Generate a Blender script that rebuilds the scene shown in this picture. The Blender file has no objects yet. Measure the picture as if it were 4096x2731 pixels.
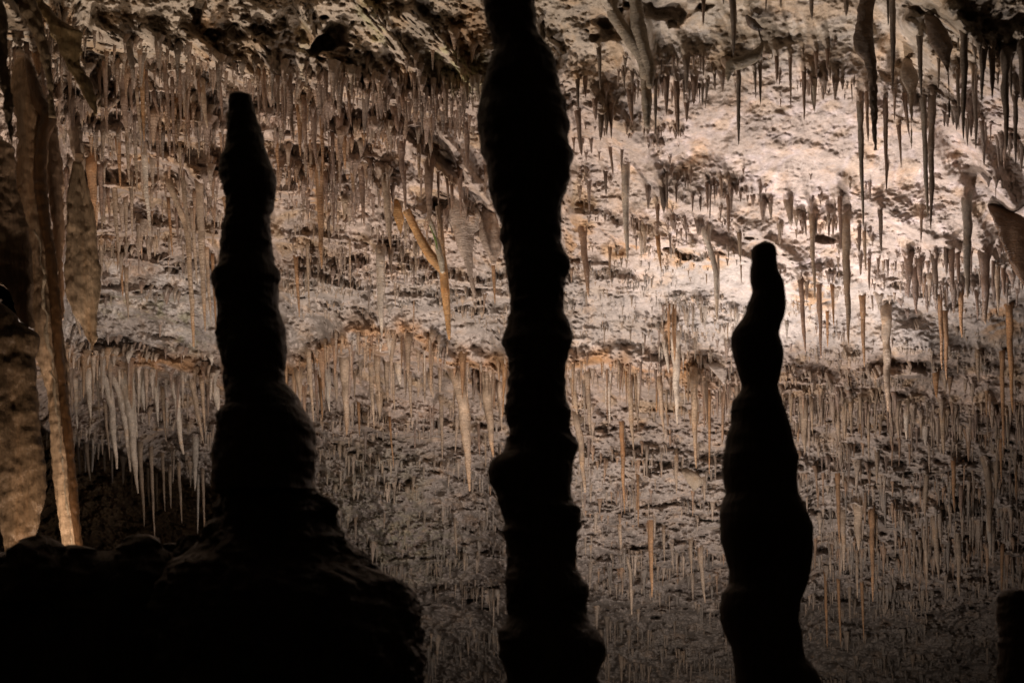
import bpy, math, random
import numpy as np
from mathutils import Vector

S = bpy.context.scene
rnd = random.Random(7)

# ---------------------------------------------------------------- camera
HALF = 0.728            # width of the picture plane at one metre
TC = 0.2075             # rise of the picture centre: the lens is shifted up, the camera is level
RAT = 2731.0 / 4096.0
cam_d = bpy.data.cameras.new('camera'); cam = bpy.data.objects.new('camera', cam_d)
S.collection.objects.link(cam); S.camera = cam
cam.location = (0, 0, 0); cam.rotation_euler = (math.radians(90), 0, 0)
cam_d.sensor_width = 36; cam_d.lens = 36 / HALF; cam_d.shift_y = TC / HALF
cam_d.clip_end = 300; cam_d.clip_start = 0.05
cam_d.dof.use_dof = True; cam_d.dof.focus_distance = 17.0; cam_d.dof.aperture_fstop = 2.0

# ---------------------------------------------------------------- near-black world, a faint warm ambient added to lift the silhouettes
W = bpy.data.worlds.new('World'); S.world = W; W.use_nodes = True
bg = W.node_tree.nodes['Background']; bg.inputs[0].default_value = (1.0, 0.75, 0.5, 1); bg.inputs[1].default_value = 0.006

# ---------------------------------------------------------------- the show cave's floodlights and added fill lamps, unseen below the view
def flood(name, loc, aim, watts, col, cone=120, blend=0.8, rad=0.22):
    d = bpy.data.lights.new(name, 'SPOT'); d.energy = watts; d.color = col
    d.spot_size = math.radians(cone); d.spot_blend = blend; d.shadow_soft_size = rad
    o = bpy.data.objects.new(name, d); S.collection.objects.link(o); o.location = loc
    o.rotation_euler = (Vector(aim) - Vector(loc)).to_track_quat('-Z', 'Y').to_euler()
LIGHTS = [
    ('floodlight_right', (4.5, 18.2, -1.4), (3.9, 17.0, 5), 3200, (1.0, 0.92, 0.90), 60, 1.0),
    ('fill_right_wash', (3.2, 15.4, -1.8), (3.4, 17.0, 5), 620, (1.0, 0.88, 0.82), 125, 0.9),  # added front fill that softens black relief on the right
    ('floodlight_left', (-3.4, 14.2, -1.9), (-2.6, 15.6, 5), 2450, (1.0, 0.86, 0.75), 130, 0.8),
    ('floodlight_centre', (0.8, 17.6, -1.9), (0.6, 20.5, 2.5), 1450, (1.0, 0.89, 0.83), 135, 0.9),
    ('fill_far', (4.5, 21.5, -2.2), (3.5, 25.5, 0.5), 620, (1.0, 0.89, 0.83), 140, 0.9),  # added fill to brighten the far lower slope
    ('floodlight_column', (-4.5, 10.4, -0.9), (-4.3, 11.8, 2.8), 250, (1.0, 0.78, 0.58), 86, 0.8),
    ('fill_drapery', (-3.3, 10.5, -1.2), (-3.9, 12.0, 3.2), 480, (1.0, 0.80, 0.64), 56, 0.8),  # added fill to light up the tan leaf drapery
]
for a in LIGHTS: flood(*a)

S.view_settings.view_transform = 'Standard'; S.view_settings.look = 'None'
S.view_settings.gamma = 1; S.view_settings.use_curve_mapping = False
S.view_settings.exposure = 0
S.cycles.max_bounces = 5; S.cycles.diffuse_bounces = 3; S.cycles.glossy_bounces = 2
# ---------------------------------------------------------------- traced stalactites
# tile origin (photo pixels), then rows: root x, root y, tip x, tip y, width, colour (tile zoom units)
TRACE = {
(0, 0): """30 260 60 560 20 b;90 380 105 650 25 b;130 420 170 1050 35 b;240 380 310 1010 45 b;310 900 330 1410 35 b;215 900 240 1300 30 d;60 700 115 1350 60 d;385 560 425 1165 30 b;430 330 480 1070 55 d;490 320 490 470 15 d;530 440 548 775 22 d;560 400 575 680 20 d;565 690 578 940 16 d;640 760 655 1010 20 b;690 690 708 905 18 d;738 800 740 885 12 d;622 570 628 720 18 d;330 480 350 690 80 o;905 640 925 930 35 b;960 560 985 1260 40 b;980 470 985 740 25 b;1040 540 1060 720 30 b;1075 640 1088 890 20 d;1055 730 1075 1100 25 b;1120 640 1165 1240 80 b;1185 420 1235 745 60 d;1190 700 1215 1030 40 b;1250 780 1305 1350 35 t;1300 560 1325 1300 50 o;1340 640 1385 1350 35 b;1400 820 1460 1060 40 b;1420 640 1440 800 25 b;1475 490 1465 790 30 b;1510 560 1565 1200 45 b;1575 510 1590 650 30 b;1580 700 1605 1500 35 b;1640 640 1665 1160 45 b;1700 860 1745 1320 60 b;1770 960 1795 1150 25 b;1820 680 1840 980 35 b;1850 780 1905 1180 60 t;1690 660 1720 860 40 b;1915 1100 1920 1500 40 b;2010 730 2050 1115 40 b;2080 650 2110 830 35 b;2150 700 2165 820 30 t;2225 580 2230 740 35 d;2280 740 2285 870 25 b;2325 740 2340 960 30 b;1465 1070 1490 1420 20 b;1000 1250 1005 1480 20 d;1080 1250 1110 1720 45 o;1165 1240 1190 1700 40 t;1240 1260 1262 1760 35 t;1320 1350 1380 2200 55 w;1440 1150 1455 1690 35 b;1650 1290 1660 1640 30 t""",
(1024, 0): """20 790 50 1110 25 b;60 640 100 1090 55 b;200 680 205 1100 40 b;235 760 262 1220 30 b;260 760 275 1200 25 b;190 700 190 880 25 d;300 690 345 1310 60 b;150 690 150 780 40 b;390 960 410 1440 50 o;185 1260 205 1560 40 o;440 880 465 1470 50 b;470 900 480 1130 25 o;520 1000 560 1560 55 b;600 980 620 1700 35 o;575 720 585 870 25 b;640 640 650 960 45 b;700 740 710 960 30 b;755 760 755 885 20 d;790 740 800 970 30 b;830 700 828 840 45 b;850 830 878 1170 35 b;880 710 885 915 30 b;895 850 905 990 20 b;935 740 932 830 25 b;970 730 970 790 18 b;1000 690 1003 790 35 b;1022 560 1028 710 22 b;1035 760 1062 980 28 b;1080 700 1080 900 35 b;1133 755 1135 820 18 b;1005 830 1005 880 20 b;1190 650 1197 795 45 b;1180 860 1190 1080 60 b;1270 1000 1305 1215 70 b;1300 810 1308 1005 22 b;1320 670 1320 830 25 b;1350 680 1352 780 20 b;1345 830 1352 1070 55 b;1385 540 1385 675 30 b;1425 680 1430 800 20 b;1455 660 1450 940 40 b;1400 930 1395 1120 35 b;1465 900 1475 1095 40 b;1465 550 1465 640 28 b;1500 640 1497 770 45 b;1510 790 1515 1000 30 b;1545 880 1537 1035 35 b;1600 900 1607 1090 45 b;1625 780 1620 975 40 b;1650 790 1655 1115 45 b;1680 600 1680 770 35 b;1745 770 1750 1095 45 b;1715 800 1715 915 25 b;1800 740 1800 890 25 b;1795 900 1805 1135 30 b;1860 750 1860 880 20 b;1832 880 1830 925 22 b;1895 860 1895 1055 35 b;1930 750 1938 955 45 b;1858 400 1858 610 22 d;2015 460 2015 590 15 d;1990 420 1990 580 40 b;1820 330 1822 465 60 b;1620 460 1612 650 30 b;2030 750 2030 880 30 b;1170 1100 1175 1325 40 o;1930 1100 1945 1555 60 b;765 1050 780 1510 60 b;805 1120 820 1560 50 o;700 1200 715 1640 40 b;660 980 655 1190 30 b;670 1210 672 1385 22 d;1330 1290 1350 1680 75 b;1490 1300 1500 1660 45 t""",
(2048, 0): """275 150 285 200 30 d;600 720 610 1010 40 d;600 1010 643 1435 55 b;670 700 678 905 45 b;795 430 812 830 45 d;865 820 865 985 25 b;820 1050 812 1295 60 d;865 1030 870 1245 50 d;910 940 912 1280 50 b;760 900 770 1110 50 b;565 1270 560 1420 20 b;1040 530 1038 665 25 d;980 650 985 800 25 b;1025 680 1022 850 30 d;1105 670 1105 860 22 d;1130 810 1133 965 22 b;1160 740 1160 930 18 d;1085 820 1110 1145 65 b;1175 1080 1178 1150 20 b;1320 720 1320 1275 35 d;1372 540 1372 645 18 d;1380 740 1380 890 25 b;1345 830 1345 905 18 b;1420 700 1418 1060 55 b;1480 530 1485 680 35 b;1510 740 1530 1265 55 b;1600 520 1600 850 60 d;1575 740 1575 930 25 d;1627 820 1628 945 18 d;1605 940 1603 1125 50 b;1680 700 1672 965 70 b;1722 830 1722 950 15 d;1750 800 1750 975 20 d;1755 520 1752 700 35 b;1798 730 1803 995 28 d;1830 590 1830 665 18 d;1860 680 1860 840 22 b;1930 690 1930 845 38 b;1985 600 1983 750 50 b;2080 640 2083 1335 45 d;2030 -100 2035 515 70 d;2230 660 2230 905 25 d;2280 580 2283 965 35 d;1760 -60 1755 240 45 b;1940 -40 1940 40 20 d;2335 -60 2338 130 20 d;1350 1370 1352 1410 15 b;1450 1440 1455 1520 20 b;680 1400 683 1480 20 b;725 1280 728 1410 35 b;800 1390 805 1475 18 b;900 1340 930 1620 35 b;1010 1370 1020 1550 35 b""",
(3072, 0): """115 -60 118 80 22 d;400 -80 405 190 50 d;720 -100 715 160 60 d;1140 -80 1148 870 60 d;1100 -60 1105 240 25 d;325 455 326 520 12 b;610 390 612 450 25 b;80 510 80 760 40 b;108 670 108 785 18 b;205 520 208 990 32 b;330 650 332 1115 38 b;420 720 428 1030 60 w;440 460 448 720 40 b;545 440 545 650 45 b;567 640 567 745 20 b;115 900 115 990 15 b;845 940 877 2083 55 g;905 830 920 1310 40 b;1075 900 1090 1758 45 b;1165 840 1165 1110 25 b;1200 1140 1225 1540 35 b;1390 330 1410 905 50 d;1250 840 1300 1270 40 b;1425 900 1470 2020 55 g;1505 880 1495 2108 65 d;1570 540 1570 820 30 d;1740 620 1755 1195 35 d;1800 310 1795 1285 65 d;1900 720 1910 1370 50 d;1965 300 1965 940 60 d;2055 430 2060 910 55 d;2110 670 2110 790 30 d;2180 480 2190 1390 80 d;2270 880 2275 1540 45 d;2330 410 2335 940 75 d;2230 540 2235 900 35 d;2045 1140 2045 1360 12 b""",
(0, 683): """385 -60 395 360 22 g;600 -40 610 300 35 b;625 430 628 600 25 b;640 -40 655 350 40 b;720 -80 745 570 75 b;705 560 733 945 22 t;765 560 780 780 20 t;840 -80 865 850 85 o;915 -60 935 430 55 b;960 150 965 450 25 b;990 150 1012 490 35 b;1038 60 1095 830 50 t;1110 820 1130 1165 30 o;1155 880 1180 1370 40 t;1155 230 1160 660 40 t;1205 0 1215 620 35 t;1275 720 1280 950 20 b;1390 200 1395 370 20 t;1365 620 1370 780 25 t;1420 650 1420 790 30 t;1545 240 1585 780 30 o;1490 320 1492 430 20 t;1610 330 1645 700 30 b;1665 480 1665 640 25 t;1670 0 1760 690 45 t;1760 330 1815 1050 40 t;1830 110 1885 1475 70 t;1895 690 1940 1400 40 t;1950 750 1990 1500 30 o;1930 0 1935 190 30 t;1955 60 1960 280 30 o;1975 300 1980 620 20 o;2005 400 2005 520 20 w;700 1300 745 1530 40 t;1385 1090 1390 1180 20 t""",
(1024, 683): """190 0 190 140 15 t;420 170 425 320 25 b;470 200 485 390 22 b;510 0 545 190 45 b;580 -60 605 895 75 o;640 0 650 360 40 b;660 400 675 685 35 d;705 0 715 600 35 b;735 60 742 390 22 b;895 0 905 200 45 o;965 -40 995 510 60 b;1050 0 1055 80 40 b;1190 90 1240 725 70 t;1355 0 1378 380 45 b;1515 0 1517 230 30 b;1590 -40 1590 500 85 b;1670 0 1678 320 30 b;1755 60 1778 380 30 b;1795 100 1805 385 35 b;1870 -30 1885 440 45 b;2110 0 2120 220 30 b;2178 800 2195 1225 36 o;860 600 868 1115 20 t;1145 760 1155 1530 85 w;1235 760 1245 960 30 t;1275 1020 1275 1250 20 t;365 780 400 1350 40 o;470 620 490 1250 30 t;575 850 585 1040 16 t;1450 1180 1455 1560 18 o;1465 640 1470 980 30 t;2100 1130 2110 1350 20 o;1040 1050 1045 1330 20 d;1370 480 1372 630 15 t""",
(2048, 683): """620 140 625 290 30 b;705 90 722 385 30 b;665 260 668 370 18 b;860 0 865 230 40 d;1040 -60 1062 830 75 w;1250 150 1265 350 45 b;1335 300 1340 560 40 b;1420 0 1425 375 30 d;1380 150 1395 390 60 d;1465 0 1467 70 22 b;1525 85 1525 135 18 b;1590 60 1590 160 18 b;1612 90 1612 165 15 b;1643 15 1645 135 22 b;1510 160 1508 300 28 b;1568 220 1568 300 12 b;1660 240 1663 385 22 b;1730 240 1732 375 30 b;1790 90 1800 385 35 b;1825 120 1830 450 25 b;1855 110 1855 320 18 b;1880 130 1880 230 30 b;1915 60 1915 255 30 b;1918 340 1920 470 20 b;1985 210 1990 580 45 b;2010 160 2008 370 40 b;2083 80 2083 150 20 b;2100 200 2100 290 25 b;2165 230 2165 290 22 b;2213 240 2215 330 28 b;2280 150 2280 290 30 b;2305 300 2305 490 40 b;650 530 705 1160 70 b;618 560 620 630 20 b;900 710 912 960 35 d;970 700 977 770 35 t;1140 620 1140 715 22 b;1185 600 1197 805 30 w;1215 540 1215 765 35 t;1260 690 1260 795 20 t;1335 590 1372 905 45 o;1450 600 1458 810 30 w;1485 680 1487 780 20 t;1127 470 1128 530 15 b;1320 490 1320 590 20 b;1890 730 1905 1160 25 t;2085 560 2100 860 40 t;2103 860 2103 1035 18 t;1985 700 1988 810 18 t;1785 940 1785 1050 15 t;2130 570 2130 620 15 t;600 900 600 970 18 b;545 900 548 1030 25 o;680 1100 685 1240 20 t;1435 1210 1445 1700 30 o;1485 1220 1495 1760 45 o;850 1450 850 1600 15 t;1600 1280 1640 1420 45 t;1740 1250 1745 1400 40 t;1665 1240 1660 1500 25 t""",
(3072, 683): """20 290 25 440 35 t;185 270 212 515 80 t;110 500 118 680 35 t;133 500 133 600 14 b;260 390 265 515 35 t;258 540 260 625 22 t;335 400 338 600 28 b;400 260 402 400 25 b;400 400 432 1180 50 t;440 430 443 590 35 d;505 480 507 555 18 b;560 460 560 610 35 b;600 460 605 600 35 b;617 300 617 440 18 b;660 230 672 750 40 b;712 430 742 1600 80 t;645 800 648 915 25 t;835 510 840 760 38 b;885 540 898 930 35 t;935 110 935 295 25 b;1095 -60 1095 185 20 d;1030 350 1042 755 42 d;960 640 962 700 20 t;850 790 860 960 32 b;930 790 933 1105 30 b;1013 800 1015 975 22 b;1060 830 1060 945 20 t;1097 810 1098 985 22 b;1172 830 1175 940 18 b;1235 880 1240 970 20 b;1290 780 1292 1165 80 b;1340 900 1365 1325 65 b;1390 800 1398 1060 60 b;1430 1000 1437 1170 28 o;1410 380 1412 670 24 b;1485 960 1490 1260 30 t;1470 850 1470 970 22 b;1530 780 1545 1220 60 d;1635 700 1640 970 45 d;1680 720 1695 1100 65 b;1745 740 1748 1035 50 b;1825 260 1832 1180 90 g;1865 730 1860 960 30 b;1990 760 2000 1410 95 b;2075 820 2060 1100 35 b;2105 860 2115 1320 50 t;2165 890 2168 1160 45 b;2190 970 2185 1240 30 b;2245 950 2248 1090 35 b;2305 1030 2305 1130 18 b;1715 1100 1718 1310 40 o;1765 1080 1785 1530 50 o;1630 1090 1635 1270 30 o;1580 1130 1600 1828 45 o;1630 1280 1640 1918 50 o;1915 1090 1925 1370 40 b;1120 1150 1125 1225 30 t;1235 1150 1235 1220 15 t;1020 1140 1028 1280 50 t;955 1140 960 1290 25 t;865 1140 885 1803 50 o;1080 1270 1105 2208 90 t;300 1000 345 1678 50 b;470 1040 487 1723 50 b;360 1020 370 1190 45 b;590 1040 605 1430 35 o;545 1280 548 1628 28 o;625 1070 640 1200 50 t;630 1370 632 1510 15 t;2215 1240 2245 2228 62 o""",
(0, 1366): """690 320 712 800 50 w;745 370 755 540 25 w;810 240 832 710 70 w;1190 310 1262 890 70 w;1290 300 1328 640 55 w;1430 330 1448 740 50 w;1490 400 1525 920 35 t;1760 330 1870 930 55 t;1850 320 1885 840 40 t;1970 400 2010 650 80 w;1540 590 1575 850 22 t;960 530 1010 1090 30 t;790 930 828 1275 40 t;715 950 735 1220 35 d;955 1000 968 1190 30 t;1025 1000 1030 1300 30 t;1130 1050 1130 1310 35 t;1210 1190 1215 1400 25 d;1285 900 1325 1700 45 t;1385 950 1420 1820 35 t;1435 1200 1450 1568 25 t;1490 1000 1515 1560 30 t;1560 1130 1568 1530 35 t;1640 1080 1670 1668 35 t;1795 870 1790 1370 60 w;1745 1100 1748 1340 30 t;1860 1150 1880 1790 30 t;1820 1200 1815 1770 25 w;640 60 655 150 25 w;1355 1150 1370 1500 30 t;1600 1000 1610 1300 25 t;1715 1050 1720 1250 20 t;1530 560 1535 800 22 w""",
(1024, 1366): """390 260 410 560 65 t;480 60 530 740 45 t;545 250 570 730 30 b;585 300 612 720 40 o;655 260 675 640 60 w;730 260 742 550 50 t;815 150 835 860 95 t;880 600 885 790 30 t;905 280 907 520 28 t;940 540 950 870 30 o;1000 60 1000 300 25 t;1050 180 1085 800 45 t;1110 130 1135 560 55 t;1195 180 1212 560 50 t;1250 180 1275 650 35 t;1300 200 1325 400 70 w;1410 260 1428 745 35 t;1500 350 1510 520 35 t;1545 180 1552 580 30 t;1590 300 1630 520 60 t;1600 580 1602 890 20 b;1625 590 1625 860 22 b;1690 240 1690 480 40 t;1700 480 1712 1085 40 t;1850 700 1865 1030 25 t;2000 340 2000 550 35 t;2060 480 2065 640 25 t;2110 290 2180 1060 90 t;2180 330 2185 620 30 o;2105 850 2120 1150 25 t;2230 360 2258 820 50 t;2290 300 2292 600 35 w;2040 740 2055 1060 30 b;1225 680 1265 1160 22 o;1005 820 1025 1100 22 d;1460 760 1465 980 22 b;1130 520 1190 720 40 t;1445 1280 1452 1370 22 t;1270 1290 1280 1500 22 t;2150 1330 2158 1470 14 o;1370 260 1378 520 30 t;960 180 965 420 25 t""",
(2048, 1366): """550 330 600 670 65 t;620 280 630 480 30 t;690 260 720 860 50 t;740 250 742 410 28 t;745 740 757 990 22 t;705 900 708 1160 28 b;1075 290 1115 990 55 t;1150 300 1165 620 45 t;1350 310 1397 840 50 t;1420 450 1430 710 22 t;1400 0 1440 290 50 w;1500 -60 1520 760 78 w;1583 430 1585 590 15 w;1665 290 1692 1165 65 t;1700 250 1700 480 22 t;1815 430 1812 1220 28 o;1910 320 1925 630 20 t;1830 180 1830 330 25 t;1005 720 1035 1580 42 o;1035 930 1040 1130 15 o;1235 1000 1240 1220 22 t;1195 960 1197 1060 18 o;1155 1210 1160 1700 28 o;1505 980 1512 1405 40 t;1450 800 1450 960 25 o;1765 1230 1768 1460 40 t;1710 930 1710 1080 18 t;1870 1100 1875 1290 20 t;1835 1120 1835 1270 15 t;1660 1380 1660 1600 22 o;1375 1010 1375 1160 15 t;1620 300 1610 560 30 t""",
(3072, 1366): """325 520 340 1030 80 t;395 480 410 850 35 t;210 500 220 750 30 t;515 540 517 770 22 o;640 570 650 935 60 t;700 560 705 900 45 t;760 520 765 865 40 t;830 590 833 800 30 t;915 590 928 1100 35 t;985 560 990 740 25 t;1190 540 1195 890 50 t;1270 620 1272 900 60 w;1400 640 1395 830 30 t;1440 780 1440 960 50 w;1495 640 1490 800 30 t;1600 620 1615 1050 55 t;1715 600 1720 800 35 t;1840 780 1832 920 50 t;1540 280 1547 520 60 o;1672 330 1672 500 30 o;1625 300 1625 470 40 t;1815 340 1815 480 30 t;1930 60 1930 380 45 t;1880 380 1885 570 35 t;2010 460 2010 700 25 o;2040 500 2040 700 22 o;2145 80 2168 990 45 o;2115 730 2110 1000 40 t;2200 650 2205 1000 35 g;2140 880 2145 1300 30 o;2100 1090 2095 1360 50 t;1145 960 1145 1150 20 o;1210 920 1213 1150 22 o;1300 940 1300 1150 25 o;790 940 790 1060 18 o;670 1010 672 1180 30 t;640 1200 658 1850 45 o;505 1200 510 1500 25 o;440 1190 445 1500 20 o;1000 1000 1000 1330 35 t;1700 1080 1715 1568 40 o;1450 1210 1440 1620 50 t;1805 1130 1805 1360 18 o;845 1170 845 1300 18 t;930 1180 930 1340 18 o;690 1200 690 1340 25 t;1145 1290 1147 1430 22 o;1560 1300 1560 1450 20 t;1770 1310 1775 1600 40 b;2275 1100 2280 1470 25 o;1350 580 1350 760 25 t;460 560 470 760 30 t;590 540 600 800 35 t;1120 540 1130 760 25 t""",
(3072, 2049): """690 -30 697 535 50 t;830 -40 832 350 85 t;815 340 822 790 28 t;950 -40 965 820 50 o;990 0 1000 400 35 t;525 540 545 1250 30 o;645 600 670 1230 28 o;745 670 755 1000 30 t;860 600 880 1160 30 o;565 280 575 600 30 t;480 50 500 200 45 t;1175 160 1182 410 28 t;1225 0 1235 300 30 t;1340 150 1340 500 30 t;1440 180 1465 660 45 t;1400 300 1400 520 25 t;1530 50 1570 610 60 t;1632 570 1637 850 25 t;1745 170 1758 770 55 t;1860 0 1866 300 28 t;2030 -40 2040 430 58 w;2195 100 2200 290 35 w;2150 280 2150 750 35 o;2255 400 2262 700 30 t;1325 560 1325 740 22 t;1420 740 1420 900 30 t;1465 720 1465 920 22 t""",
(2048, 2049): """770 0 780 200 45 t;985 100 1000 350 40 t;1270 60 1285 780 52 o;1310 50 1320 250 25 t;1390 110 1400 460 35 t;1465 290 1470 520 28 t;1640 230 1650 570 40 t;1725 320 1775 830 50 t;1655 600 1665 800 35 t;1575 360 1580 600 30 t;780 870 780 1080 30 t;870 950 890 1250 30 t;970 1000 985 1190 28 t;1000 1300 1005 1568 42 t""",
(1024, 2049): """1825 40 1845 400 30 t;1550 0 1550 130 28 t;1075 300 1080 470 28 t;1180 0 1180 150 22 t;1290 500 1290 590 22 t""",
}
# bent stalactites: points (x, y, width), tile units
BENT = [
((0, 683), 't', [(1540, 90, 70), (1600, 230, 60), (1680, 430, 52), (1735, 640, 50), (1742, 900, 45), (1765, 1250, 40), (1778, 1610, 20)]),
((0, 1366), 'w', [(925, 290, 70), (1000, 450, 85), (1035, 700, 60), (1055, 950, 40), (1075, 1165, 18)]),
((0, 1366), 'w', [(1030, 320, 70), (1105, 480, 85), (1150, 700, 65), (1178, 950, 48), (1200, 1190, 18)]),
((0, 1366), 'w', [(1120, 320, 80), (1185, 520, 90), (1215, 800, 70), (1235, 1100, 55), (1268, 1390, 16)]),
((0, 1366), 'w', [(1590, 370, 75), (1632, 560, 60), (1645, 800, 45), (1665, 950, 38), (1687, 1030, 20)]),
((2048, 683), 'w', [(1775, 560, 80), (1795, 650, 55), (1845, 770, 55), (1872, 950, 52), (1882, 1150, 45), (1880, 1250, 25), (1886, 1365, 14)]),
((2048, 1366), 't', [(575, 640, 55), (595, 720, 75), (625, 880, 60), (650, 1150, 45), (672, 1380, 22)]),
((1024, 1366), 't', [(1830, 290, 110), (1870, 430, 115), (1905, 600, 112), (1925, 800, 95), (1945, 1000, 62), (1952, 1120, 55), (1955, 1250, 35), (1962, 1370, 12)]),
((3072, 1366), 't', [(1960, 1050, 60), (2000, 1120, 62), (2025, 1280, 60), (2035, 1450, 55), (2032, 1640, 45), (2040, 1750, 14)]),
((2048, 2049), 't', [(1010, 350, 28), (1050, 410, 35), (1085, 520, 32), (1092, 750, 30), (1098, 930, 16)]),
]
# silhouettes / draperies as rows (y, left, right) in photo pixels
def _z(ox, oy, k, rows): return [(oy + y / k, ox + a / k, ox + b / k) for y, a, b in rows]
KA, KB = 1.3067, 1.2737
BLUNT = _z(700, 300, KA, [(90, 318, 335), (92, 306, 348), (95, 298, 360), (102, 284, 382), (115, 275, 400), (145, 272, 408), (190, 276, 418), (240, 272, 432), (290, 268, 445), (330, 268, 465), (380, 262, 472), (410, 245, 478), (450, 229, 496), (490, 227, 512), (540, 232, 521), (590, 246, 522), (640, 262, 516), (690, 268, 511), (730, 264, 507), (760, 247, 504), (800, 243, 502), (850, 238, 501), (900, 234, 500), (950, 232, 507), (1000, 222, 520), (1030, 205, 538), (1060, 198, 545), (1100, 202, 540), (1150, 214, 538), (1200, 222, 542), (1250, 216, 550), (1300, 212, 563), (1350, 216, 576), (1400, 228, 582), (1460, 236, 580), (1510, 240, 577), (1568, 258, 568)]) \
      + _z(700, 1500, KB, [(40, 248, 558), (60, 246, 590), (90, 246, 612), (130, 248, 636), (165, 246, 655), (180, 225, 665), (200, 210, 680), (240, 208, 700), (290, 208, 716), (330, 208, 720), (380, 202, 724), (410, 196, 727), (440, 190, 720), (470, 186, 712), (500, 180, 712), (560, 184, 712), (590, 188, 712)])
BLUNT_BASE = _z(700, 1500, KB, [(560, 186, 690), (600, 188, 730), (620, 190, 765), (650, 190, 790), (690, 192, 812), (740, 182, 812), (790, 166, 815), (820, 150, 850), (860, 120, 885), (910, 60, 930), (960, -20, 990), (1000, -60, 1060), (1050, -80, 1135), (1090, -90, 1175), (1130, -95, 1210), (1180, -100, 1226), (1250, -105, 1240), (1330, -110, 1256), (1420, -115, 1262), (1500, -120, 1266), (1568, -120, 1268), (1700, -140, 1300), (2000, -160, 1340)])
PILLAR = _z(1700, 0, 1.1478, [(-260, 250, 540), (-120, 262, 520), (0, 270, 508), (40, 275, 508), (100, 285, 518), (150, 300, 525), (180, 315, 542), (205, 322, 560), (235, 318, 575), (270, 295, 588), (310, 278, 600), (350, 268, 612), (400, 258, 624), (440, 262, 632), (475, 252, 645), (510, 236, 648), (545, 228, 658), (570, 230, 666), (600, 238, 662), (650, 250, 660), (700, 262, 672), (725, 270, 679), (770, 288, 674), (820, 286, 663), (860, 290, 650), (900, 308, 638), (950, 318, 630), (1000, 328, 624), (1060, 345, 622), (1120, 358, 622), (1150, 362, 640), (1180, 368, 660), (1210, 374, 667), (1260, 378, 657), (1320, 388, 640), (1380, 393, 637), (1430, 388, 640), (1460, 378, 652), (1490, 380, 668), (1520, 372, 676), (1568, 348, 677)]) \
       + _z(1700, 1366, 1.1487, [(30, 360, 668), (70, 375, 655), (110, 388, 650), (160, 385, 645), (220, 382, 642), (270, 375, 648), (320, 370, 664), (370, 380, 672), (400, 386, 680), (440, 372, 690), (480, 372, 696), (510, 362, 697), (535, 312, 690), (560, 292, 684), (590, 286, 680), (630, 295, 678), (670, 315, 675), (710, 330, 672), (745, 340, 684), (760, 348, 708), (800, 355, 720), (840, 365, 724), (870, 355, 715), (920, 360, 703), (970, 374, 696), (1010, 385, 700), (1050, 376, 708), (1090, 362, 725), (1120, 362, 745), (1160, 370, 755), (1200, 380, 748), (1250, 372, 742), (1290, 365, 755), (1330, 342, 790), (1370, 333, 825), (1400, 336, 836), (1440, 345, 830), (1490, 362, 815), (1530, 380, 805), (1568, 378, 800), (1750, 330, 860), (2200, 260, 940)])
POINTED = _z(2700, 900, .8562, [(55, 305, 313), (59, 299, 321), (64, 286, 334), (70, 274, 341), (82, 264, 346), (95, 259, 349), (120, 258, 350), (150, 253, 352), (175, 253, 362), (200, 260, 372), (230, 265, 375), (250, 258, 378), (280, 245, 380), (310, 235, 375), (340, 215, 362), (370, 195, 355), (395, 190, 362), (430, 196, 370), (465, 205, 370), (500, 215, 362), (530, 225, 358), (555, 232, 352), (575, 222, 358), (600, 200, 368), (640, 190, 380), (680, 192, 392), (720, 178, 402), (760, 170, 412), (790, 160, 422), (840, 160, 420), (890, 168, 418), (920, 174, 425), (950, 160, 440), (990, 152, 458), (1030, 156, 470), (1080, 158, 474), (1130, 172, 470), (1180, 182, 462), (1230, 182, 450), (1260, 160, 440), (1300, 150, 428), (1350, 155, 425), (1400, 170, 435), (1440, 190, 440), (1480, 198, 448), (1520, 202, 480), (1568, 208, 505), (1700, 190, 540), (2100, 150, 600)])
STUMP = [(2352, 4030, 4060), (2362, 4005, 4120), (2390, 3993, 4150), (2450, 3990, 4170), (2550, 3995, 4180), (2650, 3990, 4190), (2760, 3990, 4200), (3100, 3980, 4260)]
def T(ox, oy, rows): return _z(ox, oy, 2.296, rows)
COLUMN = T(0, 0, [(500, 150, 250), (700, 110, 330), (900, 70, 410), (1100, 140, 520), (1300, 150, 440), (1568, 130, 420)]) + T(0, 683, [(200, 150, 420), (450, 200, 455), (730, 250, 500), (1000, 285, 535), (1300, 310, 562), (1568, 332, 575)]) + T(0, 1366, [(430, 410, 610), (800, 455, 655), (1200, 500, 692), (1568, 540, 725)]) + T(0, 2049, [(200, 578, 748), (420, 600, 765), (480, 610, 750)])
FIN = T(0, 683, [(-500, 400, 500), (-200, 410, 540), (0, 430, 572), (400, 470, 590), (800, 505, 585), (1100, 535, 582), (1360, 563, 580)])
LEAF_CENTRE = T(0, 683, [(-150, 690, 760), (50, 670, 800), (250, 640, 850), (500, 596, 885), (700, 590, 900), (900, 580, 928), (1050, 584, 930), (1180, 600, 915), (1300, 690, 890), (1400, 745, 885), (1568, 785, 885)]) + T(0, 1366, [(20, 810, 868), (105, 840, 850)])
CURTAIN_UP = T(0, 683, [(-200, -160, 120), (100, -160, 130), (400, -160, 190), (700, -150, 250), (900, -140, 285), (1000, -60, 300), (1100, 60, 310), (1200, 105, 320), (1300, 150, 325), (1390, 205, 330), (1440, 270, 335)])
CURTAIN_LOW = T(0, 683, [(1250, -160, 60), (1400, -160, 200), (1500, -160, 330)]) + T(0, 1366, [(0, -160, 335), (150, -160, 290), (300, -150, 308), (500, -140, 320), (800, -120, 350), (1000, -100, 390), (1200, -80, 430), (1300, -60, 440), (1420, -40, 420), (1568, -20, 370)]) + T(0, 2049, [(180, 5, 332), (390, 40, 260), (520, 90, 200)])
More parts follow.
